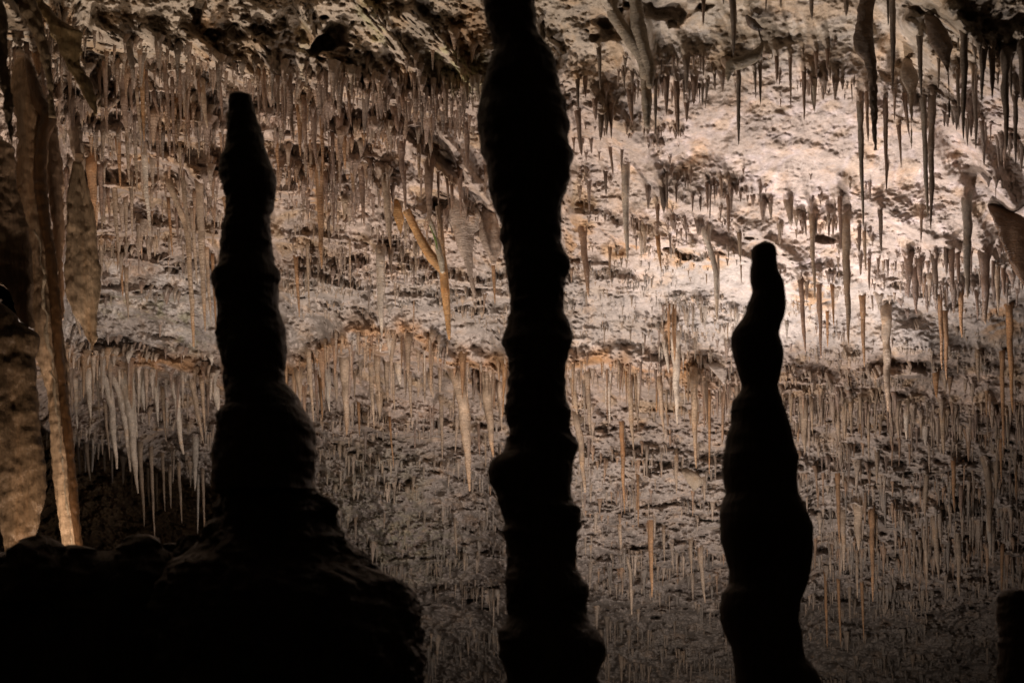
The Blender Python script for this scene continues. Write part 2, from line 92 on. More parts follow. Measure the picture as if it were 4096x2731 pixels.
DARK_LEAF = T(3072, 0, [(-150, 850, 1020), (0, 838, 990), (100, 815, 966), (250, 785, 966), (400, 775, 976), (470, 812, 980), (550, 880, 985), (650, 915, 996), (800, 930, 1005), (1000, 945, 1006), (1200, 960, 1002), (1300, 970, 1000), (1360, 980, 992)])
GREY_LEAF = T(3072, 0, [(500, 1265, 1295), (560, 1240, 1315), (650, 1212, 1362), (740, 1230, 1385), (800, 1262, 1365), (860, 1296, 1342), (1000, 1298, 1332), (1200, 1306, 1326), (1355, 1312, 1320)])
BROWN_LEAF = T(3072, 0, [(120, 1440, 1510), (250, 1450, 1620), (400, 1500, 1695), (500, 1545, 1685), (580, 1605, 1672), (700, 1635, 1678), (900, 1652, 1676), (1070, 1660, 1668)])
HORN = T(1024, 683, [(380, 1740, 2060), (470, 1765, 2045), (560, 1800, 2022), (700, 1868, 2008), (830, 1920, 1995), (950, 1945, 1997), (1100, 1978, 2006), (1190, 2008, 2016)])
HORN2 = T(1024, 683, [(380, 2075, 2200), (450, 2065, 2220), (560, 2050, 2245), (680, 2075, 2262), (760, 2120, 2235), (810, 2152, 2200), (850, 2160, 2192)])
ORANGE_LEAF = T(1024, 683, [(270, 1245, 1300), (340, 1252, 1335), (400, 1262, 1352), (480, 1285, 1358), (540, 1305, 1348), (588, 1324, 1332)])
PALE_WING = T(2048, 1366, [(1120, 1530, 1570), (1180, 1560, 1650), (1240, 1590, 1750), (1300, 1615, 1775), (1345, 1640, 1700), (1370, 1655, 1672)])
PALE_FLAP = T(2048, 1366, [(150, 1760, 1800), (200, 1790, 1900), (250, 1825, 1970), (300, 1870, 1975), (340, 1910, 1962), (380, 1938, 1952)])
RIGHT_CURTAIN = T(3072, 683, [(300, 2010, 2080), (420, 2060, 2330), (520, 2100, 2520), (700, 2160, 2600), (850, 2225, 2620), (950, 2275, 2600), (1010, 2320, 2560), (1060, 2360, 2500)])

# ---------------------------------------------------------------- where everything hangs
def lerp(a, b, t): return a + (b - a) * t
def tp(ox, oy, pts): return [(ox + a / 2.296, oy + b / 2.296, w / 2.296) for a, b, w in pts]
TINT = {'b': (0.26, 0.160, 0.11), 't': (0.43, 0.315, 0.215), 'w': (0.72, 0.62, 0.51), 'o': (0.40, 0.205, 0.08), 'd': (0.15, 0.105, 0.075), 'g': (0.25, 0.21, 0.165)}  # 'd' puts the shade of backlit stalactites into their colour
def polyline_y(pts, x):
    xs, ys = zip(*pts); return np.interp(x, xs, ys)
LEDGE_MID = [(0, 812), (140, 822), (220, 838), (330, 850), (420, 862), (520, 875), (640, 872), (700, 850), (740, 812), (800, 788), (900, 782), (990, 800), (1040, 835), (1100, 858), (1170, 866), (1300, 852), (1380, 850), (1450, 852), (1520, 865), (1600, 885), (1680, 905), (1760, 915), (1850, 922), (1950, 932), (2050, 938), (2150, 952), (2250, 955), (2352, 952), (2600, 940)]
LEDGE_TOP = [(0, 60), (150, 70), (250, 95), (350, 115), (450, 125), (560, 165), (700, 180), (850, 215), (1000, 235), (1120, 255), (1300, 250)]
F = 4096 / 2352
items = []
for (ox, oy), txt in TRACE.items():
    for row in txt.split(';'):
        f = row.split(); x1, y1, x2, y2, w = map(float, f[:5])
        items.append(([(ox + x1 / 2.296, oy + y1 / 2.296, w / 2.296), (ox + (x1 * .55 + x2 * .45) / 2.296, oy + (y1 + y2) / 2 / 2.296, w / 2.296), (ox + x2 / 2.296, oy + y2 / 2.296, w / 2.296)], f[5], False))
for (ox, oy), c, pts in BENT: items.append((tp(ox, oy, pts), c, True))
def size_of(it):
    p = it[0]; return sum((b[1] - a[1]) * (a[2] + b[2]) / 2 for a, b in zip(p[:-1], p[1:]))
items.sort(key=size_of, reverse=True)
BIG, REST = items[:300 - 2], items[300 - 2:]
roots = []   # px, py, length px, width px, colour
for it in REST:
    p = it[0]; roots.append((p[0][0], p[0][1], p[-1][1] - p[0][1], p[0][2], TINT[it[1]]))
REG = [  # x0, y0, x1, y1, count, len lo, len hi, w lo, w hi, colours  (2352 units)
    (0, 120, 130, 420, 90, 30, 120, 4, 9, 'bbd'), (110, 110, 520, 300, 520, 14, 90, 4, 12, 'bbbdt'), (560, 165, 1120, 300, 620, 12, 70, 4, 11, 'bbbt'), (100, 280, 520, 600, 520, 14, 90, 3, 10, 'tbtot'),
    (610, 280, 900, 470, 420, 14, 80, 4, 10, 'bbto'), (900, 300, 1150, 520, 130, 14, 50, 4, 8, 'b'), (640, 480, 1000, 650, 460, 10, 48, 3, 6, 'tttb'), (640, 620, 1160, 720, 480, 8, 26, 2, 5, 'ttg'), (160, 600, 500, 830, 260, 8, 34, 3, 7, 'twb'),
    (1300, 280, 1560, 560, 90, 12, 40, 4, 8, 'bb'), (1420, 120, 1900, 215, 80, 10, 50, 4, 9, 'bbd'), (1500, 385, 1880, 520, 90, 12, 40, 4, 8, 'b'), (1870, 420, 2150, 650, 60, 12, 40, 4, 8, 'bt'), (2080, 560, 2352, 720, 120, 20, 70, 5, 10, 'bb'),
    (2120, 60, 2352, 420, 70, 30, 110, 5, 11, 'dd'), (1310, 560, 1690, 780, 560, 8, 26, 2, 5, 'tg'), (1500, 690, 1700, 860, 260, 20, 60, 3, 6, 'ttwb'), (1800, 600, 2352, 800, 300, 8, 30, 3, 6, 'tb'), (1800, 800, 2352, 920, 560, 8, 26, 3, 6, 'ttg'),
    (690, 930, 1170, 1100, 420, 14, 50, 3, 6, 'ttg'), (690, 1080, 1170, 1330, 700, 12, 46, 3, 6, 'ttg'), (760, 1330, 1170, 1568, 520, 20, 80, 3, 6, 'ttg'), (1300, 900, 1680, 1170, 420, 14, 60, 3, 6, 'ttob'), (1300, 1160, 1680, 1400, 560, 14, 60, 3, 6, 'ttog'), (1360, 1380, 1700, 1568, 320, 20, 70, 3, 6, 'ttg'),
    (1810, 960, 2352, 1120, 620, 20, 80, 3, 7, 'tttob'), (1830, 1100, 2352, 1300, 1150, 20, 85, 3, 7, 'tttgo'), (1850, 1280, 2352, 1420, 560, 16, 60, 3, 6, 'ttg'), (1850, 1400, 2352, 1568, 420, 12, 50, 3, 6, 'tg'),
    (170, 900, 500, 1060, 170, 20, 80, 4, 7, 'ttw'), (1100, 560, 1180, 840, 60, 8, 26, 2, 5, 't'), (500, 940, 760, 1300, 160, 20, 60, 3, 6, 't'),
    (-300, 100, 0, 1000, 200, 30, 100, 5, 9, 'b'), (2352, 100, 2650, 1500, 500, 20, 90, 4, 8, 'tb'),
]
LIPS = []
for x0, y0, x1, y1, n, l0, l1, w0, w1, cs in REG:
    m = int(n * (0.42 if y0 > 850 else 0.7)); k = 0
    while k < m:      # straws grow in short rows along the drip lines, and singly between them
        cx, cy = rnd.uniform(x0, x1), rnd.uniform(y0, y1); g = rnd.choice((1, 1, 2, 5, 9, 14)); c = rnd.choice(cs); lk = rnd.uniform(0.4, 1.0)
        sl = rnd.uniform(-0.1, 0.25)
        if g >= 5: LIPS.append((cx, cy, g))
        for _ in range(g):
            dx = rnd.gauss(0, 3.2 * g); L_ = (l0 + (l1 - l0) * rnd.random() ** 2.4) * lk
            roots.append(((cx + dx) * F, (cy + dx * sl + rnd.gauss(0, 3)) * F, L_ * F, rnd.uniform(w0, w1) * F * (0.6 + 0.7 * L_ / l1) * rnd.choice((.7, 1, 1, 1.3)), TINT[c if rnd.random() < .7 else rnd.choice(cs)])); k += 1
# fringes along the ledges
for line, n, l0, l1, w0, w1, cs, xa, xb in ((LEDGE_MID, 230, 24, 120, 4, 9, 'tttwbo', 640, 1700), (LEDGE_MID, 70, 30, 110, 5, 10, 'wttb', 150, 500), (LEDGE_MID, 300, 16, 66, 4, 8, 'tttb', 1690, 2400), (LEDGE_TOP, 120, 20, 90, 5, 10, 'bbd', 60, 1120)):
    for _ in range(n):
        x = rnd.uniform(xa, xb); y = polyline_y(line, x) + rnd.gauss(-3, 15); L = l0 * 0.6 + (l1 - l0 * 0.6) * rnd.random() ** 2
        roots.append((x * F, y * F, L * F, rnd.uniform(w0 * .7, w1) * F * (0.7 + 0.6 * L / l1), TINT[rnd.choice(cs)]))
WEB = [(p[0][0], p[0][1], p[-1][1] - p[0][1], p[0][2]) for p, _, _ in BIG] + [(r[0], r[1], r[2], r[3]) for r in roots]
# ---------------------------------------------------------------- noise
_r = np.random.RandomState(11)
PERM = _r.permutation(256).astype(np.int32); PERM = np.concatenate([PERM, PERM, PERM])
GRAD = _r.normal(size=(256, 3)).astype(np.float32); GRAD /= np.linalg.norm(GRAD, axis=1)[:, None]
JIT = _r.rand(256, 3).astype(np.float32)
def perlin(P, f=1.0, off=0.0):
    P = (np.asarray(P, np.float32) * f + off)
    I = np.floor(P).astype(np.int32); F = P - I; I &= 255
    U = F * F * F * (F * (F * 6 - 15) + 10); out = 0
    for dx in (0, 1):
        wx = U[..., 0] if dx else 1 - U[..., 0]
        a = PERM[I[..., 0] + dx]
        for dy in (0, 1):
            wy = U[..., 1] if dy else 1 - U[..., 1]
            b = PERM[(a + I[..., 1] + dy) & 511]
            for dz in (0, 1):
                wz = U[..., 2] if dz else 1 - U[..., 2]
                g = GRAD[PERM[(b + I[..., 2] + dz) & 511]]
                d = g[..., 0] * (F[..., 0] - dx) + g[..., 1] * (F[..., 1] - dy) + g[..., 2] * (F[..., 2] - dz)
                out = out + wx * wy * wz * d
    return out * 1.6
def worley(P, f=1.0, off=0.0):
    P = (np.asarray(P, np.float32) * f + off)
    I = np.floor(P).astype(np.int32); F = P - I
    best = np.full(P.shape[:-1], 9.0, np.float32)
    for dx in (-1, 0, 1):
        for dy in (-1, 0, 1):
            for dz in (-1, 0, 1):
                h = PERM[(PERM[(PERM[(I[..., 0] + dx) & 255] + I[..., 1] + dy) & 255] + I[..., 2] + dz) & 255]
                j = JIT[h]
                d = (j[..., 0] + dx - F[..., 0]) ** 2 + (j[..., 1] + dy - F[..., 1]) ** 2 + (j[..., 2] + dz - F[..., 2]) ** 2
                best = np.minimum(best, d)
    return np.sqrt(best)
def sstep(a, b, x):
    t = np.clip((x - a) / (b - a), 0, 1); return t * t * (3 - 2 * t)
def lerp(a, b, t): return a + (b - a) * t

# ---------------------------------------------------------------- pixel (photograph, 4096 wide) <-> direction
def ray(px, py): return (px / 4096 - 0.5) * HALF, TC + (0.5 - py / 2731) * HALF * RAT
def at(px, py, D):
    a, b = ray(px, py); return (a * D, D, b * D)

# ---------------------------------------------------------------- materials
def rock_material(name, rough=0.75, fine=1.0, rings=None, spec=0.25, bump=0.6, stretch=None):
    m = bpy.data.materials.new(name); m.use_nodes = True
    nt = m.node_tree; N = nt.nodes; L = nt.links; b = N['Principled BSDF']
    at_ = N.new('ShaderNodeAttribute'); at_.attribute_name = 'tint'
    tc = N.new('ShaderNodeTexCoord'); geo = N.new('ShaderNodeNewGeometry')
    pos = geo.outputs['Position']
    if stretch:
        m0 = N.new('ShaderNodeMapping'); m0.inputs['Scale'].default_value = stretch; L.new(pos, m0.inputs['Vector']); pos = m0.outputs[0]
    def noise(scale, detail, rgh, vec=None):
        n = N.new('ShaderNodeTexNoise'); n.inputs['Scale'].default_value = scale
        n.inputs['Detail'].default_value = detail; n.inputs['Roughness'].default_value = rgh
        L.new(vec or pos, n.inputs['Vector']); return n.outputs['Fac']
    def ramp(v, lo, hi, a, c):
        r = N.new('ShaderNodeMapRange'); r.inputs[1].default_value = lo; r.inputs[2].default_value = hi
        r.inputs[3].default_value = a; r.inputs[4].default_value = c; L.new(v, r.inputs[0]); return r.outputs[0]
    def mul(a, c):
        n = N.new('ShaderNodeMath'); n.operation = 'MULTIPLY'; L.new(a, n.inputs[0]); L.new(c, n.inputs[1]); return n.outputs[0]
    n1 = noise(5 * fine, 6, 0.65); n2 = noise(26 * fine, 5, 0.7); n3 = noise(1.3 * fine, 3, 0.6)
    k = mul(mul(ramp(n1, 0.3, 0.7, 0.72, 1.2), ramp(n2, 0.3, 0.7, 0.7, 1.25)), ramp(n3, 0.3, 0.7, 0.82, 1.12))
    mx = N.new('ShaderNodeMix'); mx.data_type = 'RGBA'; mx.blend_type = 'MULTIPLY'; mx.inputs['Factor'].default_value = 1
    cb = N.new('ShaderNodeCombineColor'); [L.new(k, cb.inputs[i]) for i in range(3)]
    L.new(at_.outputs['Color'], mx.inputs['A']); L.new(cb.outputs[0], mx.inputs['B'])
    # ochre mineral stain in patches
    st = N.new('ShaderNodeMix'); st.data_type = 'RGBA'; st.blend_type = 'MULTIPLY'
    st.inputs['B'].default_value = (1.0, 0.80, 0.58, 1)
    L.new(ramp(noise(2.6 * fine, 5, 0.7), 0.52, 0.66, 0, 0.55), st.inputs['Factor']); L.new(mx.outputs['Result'], st.inputs['A'])
    L.new(st.outputs['Result'], b.inputs['Base Color'])
    L.new(ramp(noise(1.9 * fine, 4, 0.7), 0.35, 0.65, rough * 0.55, min(1.0, rough * 1.15)), b.inputs['Roughness']); b.inputs['Specular IOR Level'].default_value = spec
    bp = N.new('ShaderNodeBump'); bp.inputs['Strength'].default_value = bump; bp.inputs['Distance'].default_value = 0.03
    h = noise(14 * fine, 8, 0.72)
    if rings:
        mp = N.new('ShaderNodeMapping'); mp.inputs['Scale'].default_value = rings; mp.inputs['Rotation'].default_value = (0, 0.35 if rings[0] > 3 else 0, 0)
        L.new(geo.outputs['Position'], mp.inputs['Vector'])
        h2 = noise(5 * fine, 4, 0.7, mp.outputs[0]); ad = N.new('ShaderNodeMath'); L.new(h, ad.inputs[0]); L.new(h2, ad.inputs[1]); h = ad.outputs[0]
    L.new(h, bp.inputs['Height']); L.new(bp.outputs[0], b.inputs['Normal'])
    return m
M_CEIL = rock_material('cave_ceiling_rock', rough=0.75, bump=0.7, spec=0.4)
M_TITE = rock_material('dripstone', rough=0.55, fine=1.6, rings=(1.5, 1.5, 8), bump=0.8, spec=0.35)
M_DARK = rock_material('brown_flowstone', rough=0.45, fine=1.2, rings=(6, 6, 0.7), stretch=(1.3, 1.3, 0.16), bump=0.8, spec=0.3)
M_FLOOR = rock_material('cave_floor_rock', rough=0.8, bump=0.6)

# ---------------------------------------------------------------- mesh helpers
def mesh_from(name, V, Q, col, mat, tris=None, smooth=True):
    V = np.asarray(V, np.float32); Q = np.asarray(Q, np.int32).reshape(-1, 4) if len(Q) else np.zeros((0, 4), np.int32)
    T3 = np.asarray(tris, np.int32).reshape(-1, 3) if tris is not None and len(tris) else np.zeros((0, 3), np.int32)
    me = bpy.data.meshes.new(name); me.vertices.add(len(V)); me.vertices.foreach_set('co', V.ravel())
    nl = len(Q) * 4 + len(T3) * 3; me.loops.add(nl); me.polygons.add(len(Q) + len(T3))
    me.loops.foreach_set('vertex_index', np.concatenate([Q.ravel(), T3.ravel()]))
    ls = np.concatenate([np.arange(len(Q)) * 4, len(Q) * 4 + np.arange(len(T3)) * 3]).astype(np.int32)
    me.polygons.foreach_set('loop_start', ls)
    me.update(calc_edges=True)
    if smooth: me.polygons.foreach_set('use_smooth', np.ones(len(Q) + len(T3), bool))
    C = np.ones((len(V), 4), np.float32); C[:, :3] = col
    a = me.attributes.new('tint', 'FLOAT_COLOR', 'POINT'); a.data.foreach_set('color', C.ravel())
    me.materials.append(mat); me.validate(); return me
def link(name, me, loc=(0, 0, 0), parent=None):
    o = bpy.data.objects.new(name, me); S.collection.objects.link(o); o.location = loc
    if parent is not None: o.parent = parent
    return o
def tag(o, label=None, cat=None, group=None, kind=None):
    for k, v in (('label', label), ('category', cat), ('group', group), ('kind', kind)):
        if v: o[k] = v
    return o
def empty(name, loc, label, cat, group=None):
    o = link(name, None, loc); return tag(o, label, cat, group)
def grid_quads(nr, nc, wrap):
    i = np.arange(nr - 1)[:, None]; j = np.arange(nc if wrap else nc - 1)[None, :]; j2 = (j + 1) % nc if wrap else j + 1
    return np.stack([i * nc + j, i * nc + j2, (i + 1) * nc + j2, (i + 1) * nc + j], -1).reshape(-1, 4)

# ---------------------------------------------------------------- the cave ceiling: depth as a sculpted relief
def seg_dist(X, Y, pts):
    d = np.full(X.shape, 1e9); s = np.zeros(X.shape)
    for (x1, y1), (x2, y2) in zip(pts[:-1], pts[1:]):
        vx, vy = x2 - x1, y2 - y1; t = np.clip(((X - x1) * vx + (Y - y1) * vy) / (vx * vx + vy * vy), 0, 1)
        e = np.hypot(X - x1 - t * vx, Y - y1 - t * vy); d = np.minimum(d, e)
    return d
# all in units of 2352 px across
RIDGES = [  # points, half width, height towards the viewer (m)
    ([(-20, -20), (110, 110), (230, 250)], 18, 0.7), ([(110, 0), (170, 120), (235, 240)], 14, 0.6),
    ([(220, 60), (300, 110), (370, 190)], 10, 0.35), ([(330, 70), (410, 130), (470, 210)], 10, 0.35), ([(420, 80), (520, 150), (560, 190)], 10, 0.3),
    ([(560, 60), (620, 140), (690, 230)], 14, 0.4), ([(690, 10), (720, 90), (780, 190)], 10, 0.35), ([(830, 0), (900, 90), (980, 190)], 14, 0.3),
    ([(940, 30), (1020, 110), (1090, 200)], 16, 0.35), ([(640, 230), (720, 330), (745, 470)], 14, 0.3), ([(760, 330), (860, 420), (960, 500)], 18, 0.4),
    ([(900, 300), (1000, 380), (1090, 500)], 16, 0.35), ([(1020, 310), (1090, 420), (1160, 520)], 14, 0.3),
    ([(1210, 40), (1270, 160), (1300, 300)], 22, 0.3), ([(1270, 120), (1400, 260), (1500, 400), (1560, 470)], 34, 0.22),
    ([(1380, -20), (1440, 90), (1485, 190)], 16, 0.3), ([(1465, -20), (1480, 80), (1495, 200)], 15, 0.3),
    ([(1290, 490), (1400, 530), (1540, 548), (1680, 590)], 20, 0.12), ([(1540, 510), (1660, 560), (1800, 640)], 16, 0.10),
    ([(1780, 560), (1850, 640), (1900, 660)], 12, 0.08), ([(1900, 560), (2020, 640), (2120, 700)], 18, 0.10),
    ([(2090, 60), (2190, 190), (2240, 330), (2330, 480)], 22, 0.4), ([(2180, 20), (2300, 170), (2400, 300)], 22, 0.4), ([(2000, 90), (2060, 200), (2140, 330), (2280, 600)], 26, 0.2),
    ([(220, 740), (330, 770), (420, 800)], 14, 0.3), ([(150, 700), (280, 690), (430, 740), (500, 770)], 12, 0.25), ([(1640, 870), (1720, 900), (1800, 950)], 20, 0.2),
    ([(1990, 1080), (2100, 1100), (2200, 1070)], 20, 0.25), ([(1330, 1165), (1450, 1170), (1660, 1190)], 14, 0.3),
]
TERR = [
    ([(1490, 440), (1640, 500), (1800, 580), (1950, 650), (2100, 700), (2380, 800)], 0.09), ([(1290, 470), (1450, 540), (1700, 600), (1800, 660), (1960, 760)], 0.08),
    ([(1850, 380), (2000, 470), (2150, 560), (2380, 650)], 0.07), ([(640, 260), (800, 330), (960, 480), (1150, 560)], 0.30), ([(100, 300), (260, 330), (420, 380), (520, 430)], 0.35), ([(1700, 330), (1850, 350), (2060, 420)], 0.06),
]
HOLES = [
    (8, 690, 34, 60, 7.0), (4, 630, 20, 30, 6.0),  # x, y, rx, ry, depth (m)
    (765, 78, 42, 34, 1.5), (735, 92, 20, 26, 1.2), (548, 72, 46, 24, 1.2), (455, 26, 12, 40, 1.0), (640, 45, 12, 34, 0.6), (1405, 72, 36, 22, 1.0), (1395, 50, 20, 22, 0.7),
    (1530, 26, 70, 18, 0.9), (1450, 42, 16, 40, 0.5), (1580, 575, 46, 12, 0.7), (1540, 566, 18, 7, 0.5), (1905, 556, 22, 12, 0.7), (1720, 545, 14, 6, 0.4),
    (2300, 60, 40, 30, 0.9), (2215, 30, 26, 16, 0.5), (2120, 20, 26, 14, 0.4), (650, 462, 16, 12, 0.5), (1000, 470, 10, 18, 0.4), (830, 420, 22, 34, 0.5),
    (885, 545, 28, 10, 0.4), (830, 590, 24, 18, 0.5), (905, 530, 40, 8, 0.4), (260, 782, 38, 22, 0.8), (350, 800, 30, 14, 0.5), (330, 560, 30, 16, 0.7), (400, 600, 24, 14, 0.6), (360, 500, 26, 18, 0.5),
    (2060, 655, 10, 8, 0.3), (2190, 690, 16, 10, 0.3), (1240, 95, 16, 40, 0.3), (2010, 150, 10, 40, 0.2), 
]
def base_depth(X, Y):          # X, Y in 2352-px units
    v = Y / 1568.0; t = TC + (0.5 - v) * HALF * RAT
    return 12.7 / np.maximum(t + 0.46, 0.14)
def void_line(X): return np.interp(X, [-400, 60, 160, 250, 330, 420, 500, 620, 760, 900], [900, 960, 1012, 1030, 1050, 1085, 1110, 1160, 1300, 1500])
def ceiling_depth(X, Y):
    D = base_depth(X, Y)
    P0 = np.stack([(X / 2352 - 0.5) * HALF * D, D, (TC + (0.5 - Y / 1568) * HALF * RAT) * D], -1)
    wob = perlin(P0, 0.9) * 14 + perlin(P0, 2.6, 5) * 8 + perlin(P0, 7.0, 9) * 4
    Yw = Y + wob
    # broad shape
    D = D - 2.6 * sstep(210, -20, X) * sstep(1150, 500, Y)
    D = D - 0.9 * sstep(-60, 300, -(Y - (X - 1880) * 1.05 + 60)) * sstep(1900, 2150, X)
    D = D + 0.9 * sstep(0, 40, Yw - polyline_y(LEDGE_TOP, X)) * sstep(1330, 1200, X)
    D = D - 0.7 * sstep(80, -60, np.abs(Y - 420)) * sstep(300, 500, X) * sstep(1200, 900, X)
    # middle ledge: lip, then recess
    yl = polyline_y(LEDGE_MID, X); dl = Y + wob * 1.6 + 26 * perlin(P0, 0.8, 51) * (0.6 + sstep(1600, 1850, X)) - yl
    strg = np.interp(X, [0, 150, 500, 1150, 1500, 1700, 1900, 2352], [1.1, 1.1, 0.9, 0.65, 0.5, 0.4, 0.5, 0.4])
    D = D - 0.35 * strg * np.exp(-((dl + 18) / 26.0) ** 2)
    D = D + strg * sstep(-8, 60, dl)
    # small terraces over the lower slope
    for y0, a, s, xa, xb in ((640, .5, 0.07, 1300, 2000), (700, .25, 0.35, 100, 1200), (1010, .3, 0.6, 300, 1200), (1060, .2, 0.5, 1800, 2500), (1185, .05, 0.6, 1250, 2500), (1290, -.1, 0.7, 600, 2500), (1390, .1, 0.8, 700, 2500), (560, .3, 0.4, 150, 700), (470, .35, 0.5, 100, 800), (330, .2, 0.35, 80, 900)):
        ll = y0 + a * (X - 1200) * 0.12 + wob * 1.7
        m = sstep(xa, xa + 90, X) * sstep(xb, xb - 90, X)
        D = D + m * s * (sstep(-3, 12, Y - ll) - 0.35 * np.exp(-((Y - ll + 8) / 10) ** 2))
    for pts, s in TERR:
        ll = np.interp(X, [p[0] for p in pts], [p[1] for p in pts]) + wob * 1.6; m = sstep(pts[0][0] - 10, pts[0][0] + 80, X) * sstep(pts[-1][0] + 10, pts[-1][0] - 80, X)
        D = D + m * s * (sstep(-4, 26, Y - ll) - 0.6 * np.exp(-((Y - ll + 12) / 16) ** 2))
    # lips of rock that rows of straws hang from
    for cx, cy, g in LIPS:
        w = 3.6 * g + 10; i0, i1 = np.searchsorted(YS, [cy - 34, cy + 8]); j0, j1 = np.searchsorted(XS, [cx - 2 * w, cx + 2 * w])
        if D.shape == GX.shape and i1 - i0 > 1 and j1 - j0 > 1:
            dy = Yw[i0:i1, j0:j1] - cy; D[i0:i1, j0:j1] -= (0.15 if cx < 1250 or cy > 860 else 0.06) * np.exp(-((X[i0:i1, j0:j1] - cx) / w) ** 2) * np.exp(np.minimum(dy, 0) / 12) * sstep(6, -3, dy)
    # the dark void at lower left: the roof stops and a far wall shows
    vl = void_line(X) + wob * 1.2
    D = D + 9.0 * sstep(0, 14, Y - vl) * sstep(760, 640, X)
    for pts, w, h in RIDGES:
        d = seg_dist(X + wob * 0.5, Yw, pts); D = D - h * 0.8 * np.exp(-(d / w) ** 2)
    hn = np.clip(1 + 1.5 * perlin(P0, 4.2, 33) + 1.0 * perlin(P0, 9.5, 35), 0.35, 4)
    for hx, hy, rx, ry, dep in HOLES:
        q = (((X + wob * 0.9 - hx) / rx) ** 2 + ((Yw - hy) / ry) ** 2) * hn; D = D + (0.24 if hx > 40 else 1.0) * dep * sstep(1.35, 0.35, q)
    # rock relief
    rough = 1.02 + 0.7 * sstep(260, 60, Y) * sstep(1300, 1100, X) + 0.85 * sstep(880, 1000, Y) + 0.5 * sstep(2050, 2200, X) * sstep(420, 260, Y) - 0.5 * sstep(1280, 1500, X) * sstep(900, 700, Y)
    P = np.stack([(X / 2352 - 0.5) * HALF * D, D * 1.0, (TC + (0.5 - Y / 1568) * HALF * RAT) * D], -1).astype(np.float32)
    r = 0.30 * perlin(P, 0.55, 3) + 0.20 * perlin(P, 1.2, 17) + rough * (0.10 * perlin(P, 2.6, 31) + 0.06 * perlin(P, 5.2, 47) + 0.042 * perlin(P, 11, 61) + 0.034 * perlin(P, 21, 5) + 0.017 * perlin(P, 43, 8))
    rough = rough * lerp(0.28, 1.3, sstep(-0.22, 0.25, perlin(P, 0.9, 41)))
    PS = (P @ np.array([[0.5, 0, 0.35], [0.2, 0.6, 0.9], [0.6, 0.7, 3.2]], np.float32))
    r = r + 0.045 * perlin(PS, 1.7, 15) + 0.03 * perlin(PS, 4.3, 19)
    P2 = P * np.array([1.0, 0.8, 1.3], np.float32)
    w1 = worley(P2, 3.3, 2); w2 = worley(P2, 8.0, 4)
    r = r + rough * (0.14 * (0.42 - w1) * (w1 < 0.42) + 0.11 * (0.40 - w2) * (w2 < 0.40)) - rough * 0.05 * np.abs(perlin(P, 3.5, 71))
    D = D + r * (D / 16.0)
    return D, P, wob
def ceiling_colour(X, Y, P, wob):
    n1 = perlin(P, 1.1, 90); n2 = perlin(P, 3.1, 91); n3 = perlin(P, 8, 92)
    base = np.zeros(X.shape + (3,), np.float32)
    base[:] = (0.40, 0.315, 0.262)
    def mix(c, m):
        nonlocal base; m = np.clip(m, 0, 1)[..., None]; base = base * (1 - m) + np.array(c, np.float32) * m
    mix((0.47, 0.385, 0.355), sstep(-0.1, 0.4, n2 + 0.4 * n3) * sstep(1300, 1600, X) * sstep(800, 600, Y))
    mix((0.31, 0.245, 0.20), sstep(0.05, 0.45, n1) * 0.8)
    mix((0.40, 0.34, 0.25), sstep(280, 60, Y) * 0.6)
    mix((0.40, 0.27, 0.15), sstep(0.18, 0.5, n2) * 0.55)
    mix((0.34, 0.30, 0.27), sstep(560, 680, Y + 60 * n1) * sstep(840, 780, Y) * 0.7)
    mix((0.385, 0.325, 0.28), sstep(930, 1080, Y) * 0.8)
    mix((0.30, 0.255, 0.21), sstep(1300, 1500, Y) * 0.6)
    yl = polyline_y(LEDGE_MID, X)      # rusty seam on the ledge
    mix((0.34, 0.17, 0.06), 0.75 * np.exp(-((Y - yl + 16 + wob * 2 + 26 * n1) / 28) ** 2) * sstep(-0.45, 0.05, n2) * sstep(1900, 1500, X))
    for gx, gy, rx, ry, k in ((1050, 135, 90, 45, .4), (1075, 190, 50, 40, .45), (850, 30, 40, 40, .35), (870, 90, 22, 50, .35), (700, 120, 16, 90, .2), (600, 690, 40, 40, 0), (330, 700, 110, 40, .35), (430, 760, 60, 60, .3), (860, 1150, 160, 160, .14), (960, 1270, 140, 90, .16), (1850, 190, 20, 20, .0)):
        q = ((X - gx) / rx) ** 2 + ((Y - gy) / ry) ** 2
        mix((0.26, 0.29, 0.10), k * sstep(1.3, 0.1, q) * sstep(-0.25, 0.3, n3 + n2 * 0.6))
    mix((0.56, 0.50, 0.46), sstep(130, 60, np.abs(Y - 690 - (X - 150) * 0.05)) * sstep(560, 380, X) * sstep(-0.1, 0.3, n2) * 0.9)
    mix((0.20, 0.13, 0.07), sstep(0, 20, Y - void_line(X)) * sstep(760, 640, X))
    for gx, gy, rx, ry in ((1870, 672, 60, 52), (2300, 735, 60, 50), (1445, 575, 60, 26), (1330, 545, 40, 60), (1600, 600, 80, 24), (120, 60, 60, 60), (290, 175, 20, 50), (420, 250, 40, 60), (340, 380, 30, 60), (730, 420, 30, 120), (1540, 750, 24, 60)):
        mix((0.36, 0.20, 0.085), 0.75 * sstep(1.3, .1, ((X + wob - gx) / rx) ** 2 + ((Y - gy) / ry) ** 2) * sstep(-0.3, 0.15, n3 + n2))
    mix((0.32, 0.19, 0.09), sstep(1.2, .2, ((X - 1085) / 50) ** 2 + ((Y - 70) / 75) ** 2) * 0.7)
    return np.clip(base * (1 + 0.14 * n3[..., None]), 0.01, 0.8)
def axis(a0, a1, m, n, lo, hi):
    return np.concatenate([np.linspace(a0, lo, m, endpoint=False), np.linspace(lo, hi, n), np.linspace(hi, a1, m + 1)[1:]])
XS = axis(-760, 3110, 60, 1120, -20, 2372); YS = axis(-700, 1900, 50, 800, -16, 1584)
GX, GY = np.meshgrid(XS, YS)
GD, GP, GW = ceiling_depth(GX, GY)
